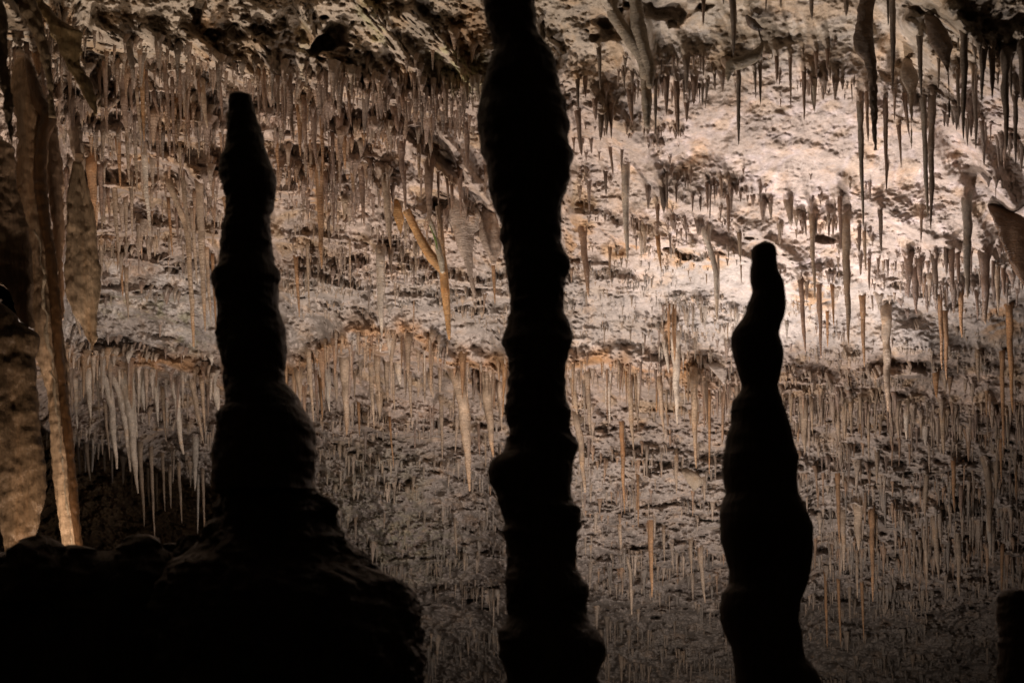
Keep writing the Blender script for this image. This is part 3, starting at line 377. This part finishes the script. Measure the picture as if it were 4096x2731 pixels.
# the rock swells and webs down into the root of every stalactite
for rx_, ry_, rl_, rw_ in WEB:
    x, y, w, l = rx_ / F, ry_ / F, max(rw_ / F, 3.0), rl_ / F
    i0, i1 = np.searchsorted(YS, [y - 7 * w, y + 1.6 * w]); j0, j1 = np.searchsorted(XS, [x - 5.5 * w, x + 2.5 * w])
    if i1 - i0 < 2 or j1 - j0 < 2: continue
    dy = YS[i0:i1, None] - y; dx = XS[None, j0:j1] - x
    hgt = min(0.26, 0.009 * w + 0.03) * (1.25 if x < 1200 else 0.8)
    lean_ = (0.6 if x < 1200 else 0.3) if w > 7 else 0.15
    up_ = np.clip(-dy, 0, None); wid = 0.52 * w + 0.10 * up_
    f = np.exp(-((dx + lean_ * up_) / wid) ** 2) * np.exp(-up_ / (2.1 * w)) * sstep(0.9 * w, -0.1 * w, dy)
    GD[i0:i1, j0:j1] -= hgt * f
CV = np.stack([(GX / 2352 - 0.5) * HALF * GD, GD, (TC + (0.5 - GY / 1568) * HALF * RAT) * GD], -1)
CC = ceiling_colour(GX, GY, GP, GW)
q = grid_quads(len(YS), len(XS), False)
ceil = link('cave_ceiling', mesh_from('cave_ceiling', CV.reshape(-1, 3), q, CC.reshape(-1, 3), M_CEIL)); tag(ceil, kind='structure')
def depth_at(px, py):          # photograph pixels -> ceiling depth there
    x = np.asarray(px) * (2352 / 4096.0); y = np.asarray(py) * (2352 / 4096.0)
    i = np.clip(np.searchsorted(YS, y), 1, len(YS) - 1); j = np.clip(np.searchsorted(XS, x), 1, len(XS) - 1)
    return GD[i, j]
def colour_at(px, py):
    x = np.asarray(px) * (2352 / 4096.0); y = np.asarray(py) * (2352 / 4096.0)
    i = np.clip(np.searchsorted(YS, y), 1, len(YS) - 1); j = np.clip(np.searchsorted(XS, x), 1, len(XS) - 1)
    return CC[i, j]

# floor, side walls
fx = np.linspace(-34, 34, 170); fy = np.linspace(-8, 60, 170); FX, FY = np.meshgrid(fx, fy)
FP = np.stack([FX, FY, FX * 0], -1)
FZ = lerp(-2.0, -4.6, sstep(10.5, 14, FY)) + 0.25 * perlin(FP, 0.35, 2) + 0.1 * perlin(FP, 1.3, 4)
fl = link('cave_floor', mesh_from('cave_floor', np.stack([FX, FY, FZ], -1).reshape(-1, 3), grid_quads(170, 170, False), (0.22, 0.18, 0.14), M_FLOOR)); tag(fl, kind='structure')

# ---------------------------------------------------------------- dripstone bodies
def profile_spline(pts, n):
    pts = np.array(pts, float); d = np.concatenate([[0], np.cumsum(np.hypot(np.diff(pts[:, 0]), np.diff(pts[:, 1])))])
    s = np.linspace(0, d[-1], n); out = np.stack([np.interp(s, d, pts[:, k]) for k in range(pts.shape[1])], -1)
    if n > 6:
        for _ in range(2): out[1:-1, :] = (out[:-2] + 2 * out[1:-1] + out[2:]) / 4
    return out, s / max(d[-1], 1e-6)
def tube(pts, D, col, sides=10, flare=0.0, taper=True, seed=0, wob=0.10, flat=1.0, n=None, mottled=0.12):
    """pts: (px, py, width px) from root to tip in photograph pixels, D: distance. Returns verts relative to the root, quads, colours, root."""
    L = sum(math.hypot(b[0] - a[0], b[1] - a[1]) for a, b in zip(pts[:-1], pts[1:]))
    n = n or int(min(46, max(9, L / 14)))
    C, s = profile_spline(pts, n)
    r = C[:, 2] / 2.0
    if taper: r = r * (1 - 0.62 * s ** 1.2) * np.sqrt(np.clip(1 - s ** 6, 0.015, 1)) * 1.12
    if flare: r = r * (1 + flare * np.exp(-s * L / (0.9 * max(pts[0][2], 10))))
    Dp = C[:, 3] if C.shape[1] > 3 else np.full(n, D)
    A = np.array([at(c[0], c[1], d_) for c, d_ in zip(C, Dp)]); k = HALF / 4096 * D
    Z = np.stack([A[:, 0] * 0 + seed * 1.37, A[:, 0] * 0, A[:, 2]], -1)
    A[:, 0] += perlin(Z, 3.0, 1) * k * pts[0][2] * 0.10 * s * (1 - s) * 4
    A[:, 1] += perlin(Z, 3.0, 9) * k * pts[0][2] * 0.22
    r = r * (1 + 1.3 * wob * perlin(Z, 5.0, 3) + wob * perlin(Z, 15.0, 7) + 0.8 * wob * perlin(Z, 34.0, 7))
    T_ = np.gradient(A, axis=0); T_ /= np.linalg.norm(T_, axis=1)[:, None] + 1e-9
    B1 = np.cross(T_, np.array([0, 1.0, 0])); B1 /= np.linalg.norm(B1, axis=1)[:, None]; B2 = np.cross(T_, B1)
    th = np.linspace(0, 2 * math.pi, sides, endpoint=False)
    V = A[:, None, :] + (r * k)[:, None, None] * (np.cos(th)[None, :, None] * B1[:, None, :] + flat * np.sin(th)[None, :, None] * B2[:, None, :])
    nz = perlin(V + seed * 0.31, 7.0, 13)
    V = V + (V - A[:, None, :]) * (wob * 1.3 * nz)[..., None]
    root = A[0].copy(); V = V - root
    Q = grid_quads(n, sides, True)
    tip = np.array([[(n - 1) * sides + j, (n - 1) * sides + (j + 1) % sides, n * sides] for j in range(sides)])
    V = np.concatenate([V.reshape(-1, 3), [A[-1] + T_[-1] * r[-1] * k * 0.8 - root]])
    cc = np.array(col)[None, :] * (1 + mottled * 1.6 * perlin(V + root, 3.5, seed % 17)[:, None] + mottled * perlin(V + root, 14, 5)[:, None])
    return V, Q, np.clip(cc, 0.01, 0.9), root, tip
def body(rows, depth, col, sides=40, thick=0.8, tmin=0.0, tmax=9.0, relief=0.02, rf=4.0, pleat=0.0, step=9, seed=0, stretch=0.4, smooth=1, streak=0.0, drip=0.0):
    """A solid whose outline is given row by row: (y, left, right) in photograph pixels."""
    R = np.array(sorted(rows), float); ys = np.arange(R[0, 0], R[-1, 0] + step, step)
    l = np.interp(ys, R[:, 0], R[:, 1]); r = np.interp(ys, R[:, 0], R[:, 2])
    for _ in range(smooth):
        l[1:-1] = (l[:-2] + 2 * l[1:-1] + l[2:]) / 4; r[1:-1] = (r[:-2] + 2 * r[1:-1] + r[2:]) / 4
    Dv = np.array([depth(y) if callable(depth) else depth for y in ys]); k = HALF / 4096 * Dv
    cx, cz = [], []
    for y, a, b, D in zip(ys, l, r, Dv):
        p = at((a + b) / 2, y, D); cx.append(p[0]); cz.append(p[2])
    cx, cz = np.array(cx), np.array(cz); hw = (r - l) / 2 * k; hd = np.clip(hw * thick, tmin, tmax); hd = np.minimum(hd, np.maximum(hw, hd * .3))
    th = np.linspace(0, 2 * math.pi, sides, endpoint=False)
    X = cx[:, None] + hw[:, None] * np.cos(th); Y = Dv[:, None] + hd[:, None] * np.sin(th); Z = np.repeat(cz[:, None], sides, 1)
    V = np.stack([X, Y, Z], -1); Q0 = V * np.array([1, 1, stretch]) + seed * 3.1
    nn = relief * (perlin(Q0, rf, 1) + 0.6 * perlin(V, rf * 2.3, 2) + 0.35 * perlin(V, rf * 5, 3) + 0.2 * perlin(V, rf * 11, 4))
    if drip: nn = nn + drip * (0.5 - np.abs(perlin(V * np.array([0.7, 0.7, 1.7]) + seed, 4.0, 44)) * 2) + 0.5 * drip * (0.4 - np.abs(perlin(V * np.array([1, 1, 1.5]), 10.0, 45)) * 2)
    if pleat: nn = nn + pleat * np.sin(X * 26 + 3 * perlin(V, 0.8, 3)) * (0.6 + 0.4 * perlin(V, 1.5, 6))
    out = np.stack([np.repeat(np.cos(th)[None], len(ys), 0), np.repeat(np.sin(th)[None], len(ys), 0), 0 * X], -1)
    V = V + out * nn[..., None]
    root = np.array([cx[0], Dv[0], cz[0]])
    cc = np.array(col)[None, None, :] * (1 + 0.3 * perlin(Q0, 2.0, 7) + 0.2 * perlin(V * np.array([1, 1, max(stretch, 0.25) if stretch < 1 else 1.0]), 7.0, 8))[..., None]
    if streak: cc = cc * (1 + streak * perlin(V * np.array([1, 1, 0.12]), 9.0, 21))[..., None]
    n = len(ys); caps = [V[0].mean(0), V[-1].mean(0)]
    tr = [[j, n * sides, (j + 1) % sides] for j in range(sides)] + [[(n - 1) * sides + j, (n - 1) * sides + (j + 1) % sides, n * sides + 1] for j in range(sides)]
    VV = np.concatenate([V.reshape(-1, 3), caps]) - root
    CCc = np.concatenate([cc.reshape(-1, 3), cc[0, :1], cc[-1, :1]])
    return VV, grid_quads(n, sides, True), np.clip(CCc, 0.005, 0.9), root, np.array(tr)
def build(name, part, mat=None, parent=None, base=None):
    V, Q, c, root, tr = part
    if parent is None: return link(name, mesh_from(name, V, Q, c, mat or M_TITE, tris=tr), tuple(root))
    off = root - np.array(base)
    return link(name, mesh_from(name, V, Q, c, mat or M_TITE, tris=tr), tuple(off), parent)
# ---------------------------------------------------------------- foreground stalagmites and rocks (no lamp on this side, only the added ambient)
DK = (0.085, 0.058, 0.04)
def stalagmite(rows, D, label, extra=(), group='dark stalagmites standing before the lit ceiling', seed=0, rel=0.010, dr=0.012, split=None, names=('shaft', 'base')):
    rows = sorted(rows)
    t = empty('stalagmite', at((rows[-1][1] + rows[-1][2]) / 2, rows[-1][0], D), label, 'stalagmite', group)
    base = np.array(t.location)
    cut = [rows] if split is None else [[r for r in rows if r[0] <= split], [r for r in rows if r[0] >= split - 60]]
    for i, rr in enumerate(cut):
        build(names[i] if split is not None else 'shaft', body(rr, D, DK, sides=64, thick=0.85, relief=rel, rf=3.6, step=6, seed=seed + i, stretch=1.8, drip=dr), M_DARK, t, base)
    return t, base
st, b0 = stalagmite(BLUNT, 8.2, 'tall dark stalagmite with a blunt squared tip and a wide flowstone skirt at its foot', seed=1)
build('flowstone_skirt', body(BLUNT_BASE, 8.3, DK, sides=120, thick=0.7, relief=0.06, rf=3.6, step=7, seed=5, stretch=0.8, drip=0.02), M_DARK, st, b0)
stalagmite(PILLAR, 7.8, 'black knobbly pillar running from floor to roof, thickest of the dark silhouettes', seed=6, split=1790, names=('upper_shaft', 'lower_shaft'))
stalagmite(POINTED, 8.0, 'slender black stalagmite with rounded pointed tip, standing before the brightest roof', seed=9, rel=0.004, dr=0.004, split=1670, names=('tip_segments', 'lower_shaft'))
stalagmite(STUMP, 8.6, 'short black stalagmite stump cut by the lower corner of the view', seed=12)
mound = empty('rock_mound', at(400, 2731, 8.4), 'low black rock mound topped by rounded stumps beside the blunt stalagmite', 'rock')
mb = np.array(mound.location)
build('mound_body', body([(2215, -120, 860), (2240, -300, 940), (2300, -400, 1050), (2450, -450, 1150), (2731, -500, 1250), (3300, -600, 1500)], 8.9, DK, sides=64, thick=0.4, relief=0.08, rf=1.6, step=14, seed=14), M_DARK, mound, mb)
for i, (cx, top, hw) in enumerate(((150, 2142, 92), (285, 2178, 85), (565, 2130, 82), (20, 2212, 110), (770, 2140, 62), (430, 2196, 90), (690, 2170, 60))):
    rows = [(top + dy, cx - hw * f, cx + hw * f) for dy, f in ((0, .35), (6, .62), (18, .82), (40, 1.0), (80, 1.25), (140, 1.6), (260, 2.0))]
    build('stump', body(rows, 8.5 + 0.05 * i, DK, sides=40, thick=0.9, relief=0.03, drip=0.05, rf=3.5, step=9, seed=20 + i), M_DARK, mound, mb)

# ---------------------------------------------------------------- large hanging bodies of the left and the right
def hang(name, rows, D, col, label, cat, mat=M_DARK, parts=(), group=None, sink=True, **kw):
    rows = sorted(rows); y0, l0, r0 = rows[0]; wd = r0 - l0; cx0 = (l0 + r0) / 2
    if y0 > 0: rows = [(y0 - 0.75 * wd, cx0 - wd * .30, cx0 - wd * .16), (y0 - 0.45 * wd, cx0 - wd * .38, cx0 + wd * .08), (y0 - 0.18 * wd, cx0 - wd * .46, cx0 + wd * .34)] + rows
    y0 = rows[0][0]; x0 = (rows[0][1] + rows[0][2]) / 2; span = 55
    dc = float(depth_at(x0, y0)) + 0.25 if sink else D
    def lean(off): return lambda y: lerp(max(dc, D) + off, D + off, float(sstep(y0, y0 + span, y)))
    t = empty(name, at(x0, y0, dc), label, cat, group); b = np.array(t.location)
    build(kw.pop('part', 'sheet'), body(rows, lean(0), col, **kw), mat, t, b)
    for nm, rr, dd, cc, k2 in parts: build(nm, body(rr, lean(dd - D), cc, **k2), mat, t, b)
    return t, b
OR = (0.38, 0.26, 0.165); BR = (0.28, 0.19, 0.125); TN = (0.50, 0.36, 0.235)
rib = [(y, l + (r - l) * (0.40 + dx), l + (r - l) * (0.49 + dx)) for y, l, r in ((y, float(np.interp(y, [q[0] for q in COLUMN], [q[1] for q in COLUMN])), float(np.interp(y, [q[0] for q in COLUMN], [q[2] for q in COLUMN]))) for y in range(920, 2230, 26)) for dx in (rnd.uniform(-.07, .09),)]
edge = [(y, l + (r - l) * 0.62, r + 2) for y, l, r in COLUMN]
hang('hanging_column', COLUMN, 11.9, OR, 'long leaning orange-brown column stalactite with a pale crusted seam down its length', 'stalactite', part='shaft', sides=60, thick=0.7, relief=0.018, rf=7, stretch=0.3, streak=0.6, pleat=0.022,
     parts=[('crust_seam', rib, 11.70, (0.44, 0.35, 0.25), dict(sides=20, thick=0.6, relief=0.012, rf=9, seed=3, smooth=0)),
            ('shaded_brown_flank', edge, 11.80, (0.13, 0.065, 0.028), dict(sides=24, thick=1.0, relief=0.012, rf=7, seed=5, streak=0.3))])  # brown flank, darkened to paint in the shade on the column's right side
hang('drapery', FIN, 12.1, (0.36, 0.24, 0.16), 'narrow brown drapery blade tapering down just behind the leaning orange column', 'drapery', part='blade', sides=26, thick=1.2, relief=0.02, rf=6, streak=0.4)
hang('drapery', LEAF_CENTRE, 12.0, TN, 'broad tan leaf-shaped drapery with slanting bands ending in one drip point', 'drapery', part='leaf', sides=90, thick=0.35, relief=0.02, rf=5, stretch=0.25, pleat=0.03, streak=0.35)
hang('drapery', CURTAIN_UP, 11.5, BR, 'brown flowstone curtain with a torn jagged lower edge above the big smooth curtain', 'drapery', part='curtain', sides=110, thick=0.35, relief=0.03, rf=4, stretch=0.25, pleat=0.03, streak=0.4)
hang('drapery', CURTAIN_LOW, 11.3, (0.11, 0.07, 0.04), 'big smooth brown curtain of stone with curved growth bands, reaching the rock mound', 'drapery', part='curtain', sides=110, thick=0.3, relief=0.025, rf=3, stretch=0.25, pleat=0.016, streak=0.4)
FIN_A = T(0, 0, [(-200, 60, 260), (0, 130, 335), (150, 200, 390), (300, 290, 415), (450, 360, 450), (560, 400, 470), (750, 430, 480), (1070, 458, 495)])
FIN_B = T(0, 0, [(-200, 240, 330), (0, 325, 395), (150, 400, 500), (300, 480, 760), (450, 540, 745), (600, 600, 735), (750, 690, 850), (900, 765, 905), (1040, 850, 915)])
FIN_C = T(0, 0, [(-100, -80, 20), (200, -60, 60), (450, -40, 70), (700, -10, 100), (1000, 40, 125), (1200, 70, 130), (1350, 105, 122)])
FIN_D = T(0, 683, [(-420, 600, 760), (-300, 640, 745), (-60, 690, 765), (100, 685, 760), (350, 695, 762), (500, 705, 755), (620, 730, 752)])
for rows, col, lab in ((FIN_A, (0.26, 0.19, 0.12), 'upper of two brown slanting fins at the top corner, ending in a dark blunt spike'), (FIN_B, (0.24, 0.165, 0.08), 'lower broad ochre-brown slanting fin running down right from the top corner'),
                       (FIN_C, (0.20, 0.145, 0.10), 'dark narrow curtain strip along the side edge above the torn curtain'), (FIN_D, (0.34, 0.25, 0.18), 'rough brown hanging slab between the leaning orange column and the tan leaf drapery')):
    hang('drapery', rows, float(min(depth_at((l + r) / 2, y) for y, l, r in rows)) - 0.15, col, lab, 'drapery', part='fin', sides=34, thick=0.35, relief=0.03, rf=4, streak=0.3, pleat=0.01)
GD_ = 'leaf-shaped draperies hanging from the ceiling'
def auto_depth(rows, off=0.12, lo=0, hi=99):
    return float(np.clip(min(depth_at((l + r) / 2, y) for y, l, r in rows[:max(2, len(rows) // 3)]) - off, lo, hi))
for rows, col, lab, kw in (  # dark leaf, brown leaf and right curtain carry backlit shade in their colour
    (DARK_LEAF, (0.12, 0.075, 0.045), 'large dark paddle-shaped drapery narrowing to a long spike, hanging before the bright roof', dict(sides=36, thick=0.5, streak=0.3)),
    (GREY_LEAF, (0.28, 0.21, 0.15), 'small grey kite-shaped drapery with a dark needle below, right of the paddle-shaped one', dict(sides=28, thick=0.4)),
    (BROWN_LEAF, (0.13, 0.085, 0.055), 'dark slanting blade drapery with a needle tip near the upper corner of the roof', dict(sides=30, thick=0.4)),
    (RIGHT_CURTAIN, (0.13, 0.07, 0.035), 'broad shaded dark brown triangular curtain cut by the side edge of the view', dict(sides=40, thick=0.25, pleat=0.01)),
    (HORN, (0.44, 0.34, 0.27), 'pale mauve horn-shaped drapery with hollow folds beside the black pillar', dict(sides=36, thick=0.45, pleat=0.02)),
    (HORN2, (0.40, 0.30, 0.23), 'small rounded horn drapery ending in a thin orange straw, next to the black pillar', dict(sides=32, thick=0.5, pleat=0.012)),
    (ORANGE_LEAF, (0.42, 0.23, 0.09), 'small amber leaf-shaped drapery hanging left of the forked orange stalactite', dict(sides=26, thick=0.3)),
    (PALE_WING, (0.42, 0.33, 0.24), 'fan-shaped tan drapery low between the pillar and the pointed stalagmite', dict(sides=28, thick=0.3, pleat=0.01)),
    (PALE_FLAP, (0.55, 0.45, 0.38), 'pale triangular flap of stone on the ledge just left of the pointed stalagmite', dict(sides=24, thick=0.3)),
):
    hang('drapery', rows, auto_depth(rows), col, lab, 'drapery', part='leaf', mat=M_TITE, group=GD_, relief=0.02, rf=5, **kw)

# forked orange stalactite
FO = tp(1024, 683, [(1668, 330, 45), (1690, 480, 55), (1700, 640, 62), (1712, 800, 72), (1725, 950, 84), (1738, 1100, 78), (1752, 1250, 66), (1764, 1400, 50), (1772, 1500, 34), (1775, 1545, 16)])
FA = tp(1024, 683, [(1385, 370, 60), (1430, 470, 70), (1490, 590, 78), (1560, 720, 86), (1630, 820, 92), (1700, 900, 80), (1722, 950, 50)])
FB = tp(1024, 683, [(1590, 440, 45), (1630, 540, 40), (1668, 700, 55), (1700, 830, 60), (1712, 930, 40)])
fd = float(min(depth_at(1024 + 1690 / 2.296, 683 + 340 / 2.296), depth_at(1024 + 1400 / 2.296, 683 + 380 / 2.296))) - 0.25
t = empty('stalactite', at(*FO[0][:2], fd), 'forked orange stalactite, two amber arms joining into one glossy pointed spike', 'stalactite')
b = np.array(t.location); OG = (0.50, 0.28, 0.12)
sp = list(tube(FO, fd, OG, sides=18, taper=False, seed=3, wob=0.07, n=60, mottled=0.2)); g_ = np.clip((np.arange(len(sp[2])) // 18) / 26.0, 0, 1)[:, None]
sp[2] = lerp(np.array([[0.33, 0.26, 0.20]]), sp[2], g_); build('spike', sp, M_TITE, t, b)
build('arm', tube(FA, fd - 0.02, OG, sides=18, taper=False, seed=4, wob=0.06, n=40, flare=0.5), M_TITE, t, b)
build('arm', tube(FB, fd - 0.14, (0.42, 0.36, 0.27), sides=12, taper=False, seed=5, wob=0.15, n=30), M_TITE, t, b)
build('moss_streak', tube(tp(1024, 683, [(1585, 480, 8), (1620, 560, 14), (1652, 640, 18), (1664, 720, 8)]), fd - 0.22, (0.16, 0.24, 0.05), sides=10, taper=False, seed=6, wob=0.3, n=24), M_TITE, t, b)
# ribbed double flowstone rib joining into one stem
rd = float(depth_at(2048 + 1230 / 2.296, 250)) - 0.55
t = empty('stalactite', at(2048 + 1230 / 2.296, 300, rd), 'thick ribbed trunk-like stalactite formed by two slanting ribs merging beside the pillar', 'stalactite')
b = np.array(t.location); RC = (0.34, 0.28, 0.21)
build('rib', tube(tp(2048, 0, [(830, -160, 90), (930, 120, 110), (1080, 360, 120), (1200, 520, 130), (1240, 700, 120)]), rd, RC, sides=16, taper=False, seed=7, wob=0.10, n=50), M_TITE, t, b)
build('rib', tube(tp(2048, 0, [(1110, -160, 130), (1150, 200, 130), (1220, 440, 130), (1268, 640, 90), (1262, 800, 60)]), rd - .05, RC, sides=16, taper=False, seed=8, wob=0.10, n=50), M_TITE, t, b)
build('stem', tube(tp(2048, 0, [(1225, 560, 130), (1235, 760, 100), (1238, 1000, 78), (1240, 1165, 50)]), rd + .05, RC, sides=16, taper=False, seed=9, wob=0.12, n=40), M_TITE, t, b)
# bird-shaped nub perched on a ridge
bd = float(depth_at(2048 + 2290 / 2.296, 390 / 2.296)) - 0.2
t = empty('rock_nub', at(2048 + 2230 / 2.296, 210 / 2.296, bd), 'small black bird-shaped nub of rock perched on a thin stem near the top edge', 'rock nub')
b = np.array(t.location)
build('nub', tube(tp(2048, 0, [(2150, 148, 30), (2168, 170, 56), (2195, 205, 84), (2235, 245, 72), (2280, 270, 44), (2312, 270, 10)]), bd, (0.10, 0.07, 0.05), sides=14, taper=False, seed=2, wob=0.1, n=22), M_TITE, t, b)
build('stem', tube(tp(2048, 0, [(2262, 262, 14), (2272, 310, 12), (2292, 372, 16), (2300, 400, 20)]), bd, (0.13, 0.10, 0.07), sides=8, taper=False, seed=3, wob=0.2, n=14), M_TITE, t, b)
hk = tp(2048, 0, [(2300, 385, 20), (2290, 440, 60), (2230, 520, 110), (2120, 570, 120), (2010, 590, 120), (1985, 680, 60), (1983, 750, 14)])
t = empty('drapery', at(*hk[0][:2], bd), 'hook-shaped brown drapery rim curling under the bird-shaped nub', 'drapery')
build('rim', tube(hk, bd - 0.05, (0.22, 0.17, 0.11), sides=16, taper=False, seed=12, wob=0.15, n=44), M_TITE, t, np.array(t.location))

# ---------------------------------------------------------------- stalactites: 300 largest as objects, the rest join the fine stuff
SIZE = lambda L, w: ('thick ' if w > 26 else 'slim ' if w < 12 else '') + ('long' if L > 330 else 'short' if L < 130 else 'mid-length')
CNAME = {'b': 'mauve-brown', 't': 'tan', 'w': 'cream', 'o': 'rusty orange', 'd': 'dark brown', 'g': 'grey'}
def zone(x, y):
    z = 'beside the orange column' if x < 330 else 'left of the blunt stalagmite' if x < 930 else 'between blunt stalagmite and pillar' if x < 2040 else 'between pillar and pointed stalagmite' if x < 3060 else 'right of pointed stalagmite'
    h = 'near top edge' if y < 230 else 'upper slope' if y < 620 else 'middle slope' if y < 1200 else 'below middle ledge' if y < 1820 else 'lowest slope'
    return h + ', ' + z
ORD = 'first second third fourth fifth sixth seventh eighth ninth tenth eleventh twelfth thirteenth fourteenth fifteenth sixteenth seventeenth eighteenth nineteenth twentieth'.split()
cls = {}
for it in BIG:
    p = it[0]; L = p[-1][1] - p[0][1]
    key = (SIZE(L, p[0][2]) + (' bent' if it[2] else '') + ' ' + CNAME[it[1]], zone(p[0][0], p[0][1])); cls.setdefault(key, []).append(it)
label_of = {}
for (k, z), its in cls.items():
    its.sort(key=lambda i: i[0][0][0])
    for n, it in enumerate(its):
        label_of[id(it)] = f'{k} stalactite, {z}' if len(its) == 1 else f'{ORD[min(n, 19)]} {k} stalactite from left, {z}'
def settle(p):
    """distance of a stalactite: at its root on the ceiling, yet clear of the rock it hangs in front of"""
    d0 = float(depth_at(p[0][0], p[0][1]))
    m = min(float(depth_at(lerp(p[0][0], p[-1][0], s) + dx, lerp(p[0][1], p[-1][1], s))) for s in (0.15, 0.3, 0.45, 0.6, 0.75, 0.9) for dx in (-p[0][2] / 2, p[0][2] / 2))
    D = min(d0, max(m - 0.04, d0 - 1.2)); k = HALF / 4096 * D
    pts = list(p); x, y, w = pts[0]; L = pts[-1][1] - y
    out = [(x, y - 0.8 * w, w * 1.35, max(d0, float(depth_at(x, y - 0.8 * w))) + 0.22), (x, y, w * 1.05, max(D, d0 - 0.02)), (lerp(x, pts[1][0], min(.5, 1.2 * w / max(pts[1][1] - y, 1))), y + min(1.2 * w, 0.4 * (pts[1][1] - y)), w, lerp(D, d0, 0.3))]
    return D, out + [(q[0], q[1], q[2], D) for q in pts[1:]]
def shade(c, x, y, seed):
    t_ = np.array(TINT[c]); cc = np.array(colour_at(x, min(max(y, 20), 2700))); r = random.Random(seed)
    return lerp(t_, cc, 0.22) * r.uniform(0.85, 1.15)
G_ST = 'stalactites hanging from the cave ceiling'
for n, it in enumerate(BIG):
    p, c, bent = it; D, q = settle(p); x, y, w = p[0]
    L = p[-1][1] - p[0][1]; big = w > 20 or L > 350
    V, Q, cc, root, tr = tube(q, D, shade(c, x, y, n), sides=14 if big else 9, seed=n, taper=not bent, wob=0.15 if c in 'bdg' else 0.11)
    sd = 14 if big else 9
    if w * L > 8200:         # shaft and its differently toned tip, two parts meeting at one ring
        nr = (len(V) - 1) // sd; m = int(nr * 0.72)
        t = empty('stalactite', tuple(root), label_of[id(it)], 'stalactite', G_ST)
        link('shaft', mesh_from('shaft', V[:(m + 1) * sd], grid_quads(m + 1, sd, True), cc[:(m + 1) * sd], M_TITE), (0, 0, 0), t)
        tip = V[m * sd:]; ct = lerp(cc[m * sd:], np.array(TINT[{'b': 't', 'd': 'b', 'g': 't', 't': 'o', 'w': 't', 'o': 'o'}[c]]), np.linspace(0, 0.55, len(tip))[:, None])
        link('tip', mesh_from('tip', tip, grid_quads(nr - m, sd, True), ct, M_TITE, tris=tr - m * sd), (0, 0, 0), t)
    else:
        o = build('stalactite', (V, Q, cc, root, tr)); tag(o, label_of[id(it)], 'stalactite', G_ST)

# ---------------------------------------------------------------- fine soda straws and stubs: thousands, one object
NS, NR = 5, 6
prof_s = np.array([-0.12, 0.04, 0.25, 0.6, 0.9, 1.0]); prof_r = np.array([1.9, 1.25, 1.0, 0.8, 0.55, 0.12])
A = np.array([(r[0], r[1], r[2], r[3]) for r in roots]); COL = np.array([r[4] for r in roots])
D0 = depth_at(A[:, 0], A[:, 1]); Dm = D0.copy()
for s in (0.2, 0.4, 0.6, 0.8, 1.0): Dm = np.minimum(Dm, depth_at(A[:, 0], A[:, 1] + A[:, 2] * s) - 0.02)
Dm = np.maximum(Dm, D0 - 0.35); k = HALF / 4096 * Dm
rx, rz = (A[:, 0] / 4096 - 0.5) * HALF * Dm, (TC + (0.5 - A[:, 1] / 2731) * HALF * RAT) * Dm
n = len(A); rs = np.random.RandomState(3)
th = np.linspace(0, 2 * math.pi, NS, endpoint=False)
lean = rs.normal(0, 0.03, (n, 2)); Ln = A[:, 2] * k
PS = np.repeat(prof_s[None], n, 0) + rs.normal(0, 0.02, (n, NR)) * np.array([0, 1, 1, 1, .5, 0]); cone = rs.rand(n, 1); PR = lerp(prof_r[None], np.array([[2.6, 1.9, 1.25, 0.7, 0.3, 0.06]]), cone) * np.where(cone > 0.5, 1.15, 0.9) * (1 + rs.normal(0, 0.12, (n, NR)))
ex = np.where(PS < 0, -0.10, PS * Ln[:, None])
rad = PR * (A[:, 3] * k / 2)[:, None]
VX = rx[:, None, None] + (lean[:, 0, None] * ex)[:, :, None] + rad[:, :, None] * np.cos(th)
VY = Dm[:, None, None] + rad[:, :, None] * np.sin(th) + 0 * VX + np.where(PS < 0, 0.10, 0.0)[:, :, None]
VZ = rz[:, None, None] - ex[:, :, None] + 0 * VX
V = np.stack([VX, VY, VZ], -1).reshape(-1, 3)
q1 = grid_quads(NR, NS, True); Q = (q1[None] + (np.arange(n) * NR * NS)[:, None, None]).reshape(-1, 4)
cc = lerp(COL, colour_at(A[:, 0], np.clip(A[:, 1], 10, 2710)), 0.5) * rs.uniform(0.8, 1.2, (n, 1))
cc = np.repeat(cc, NR * NS, 0)
o = link('soda_straws', mesh_from('soda_straws', V, Q, np.clip(cc, 0.01, 0.9), M_TITE)); tag(o, 'thousands of fine pale soda straws and stubs bristling from the cave ceiling', 'soda straws', kind='stuff')
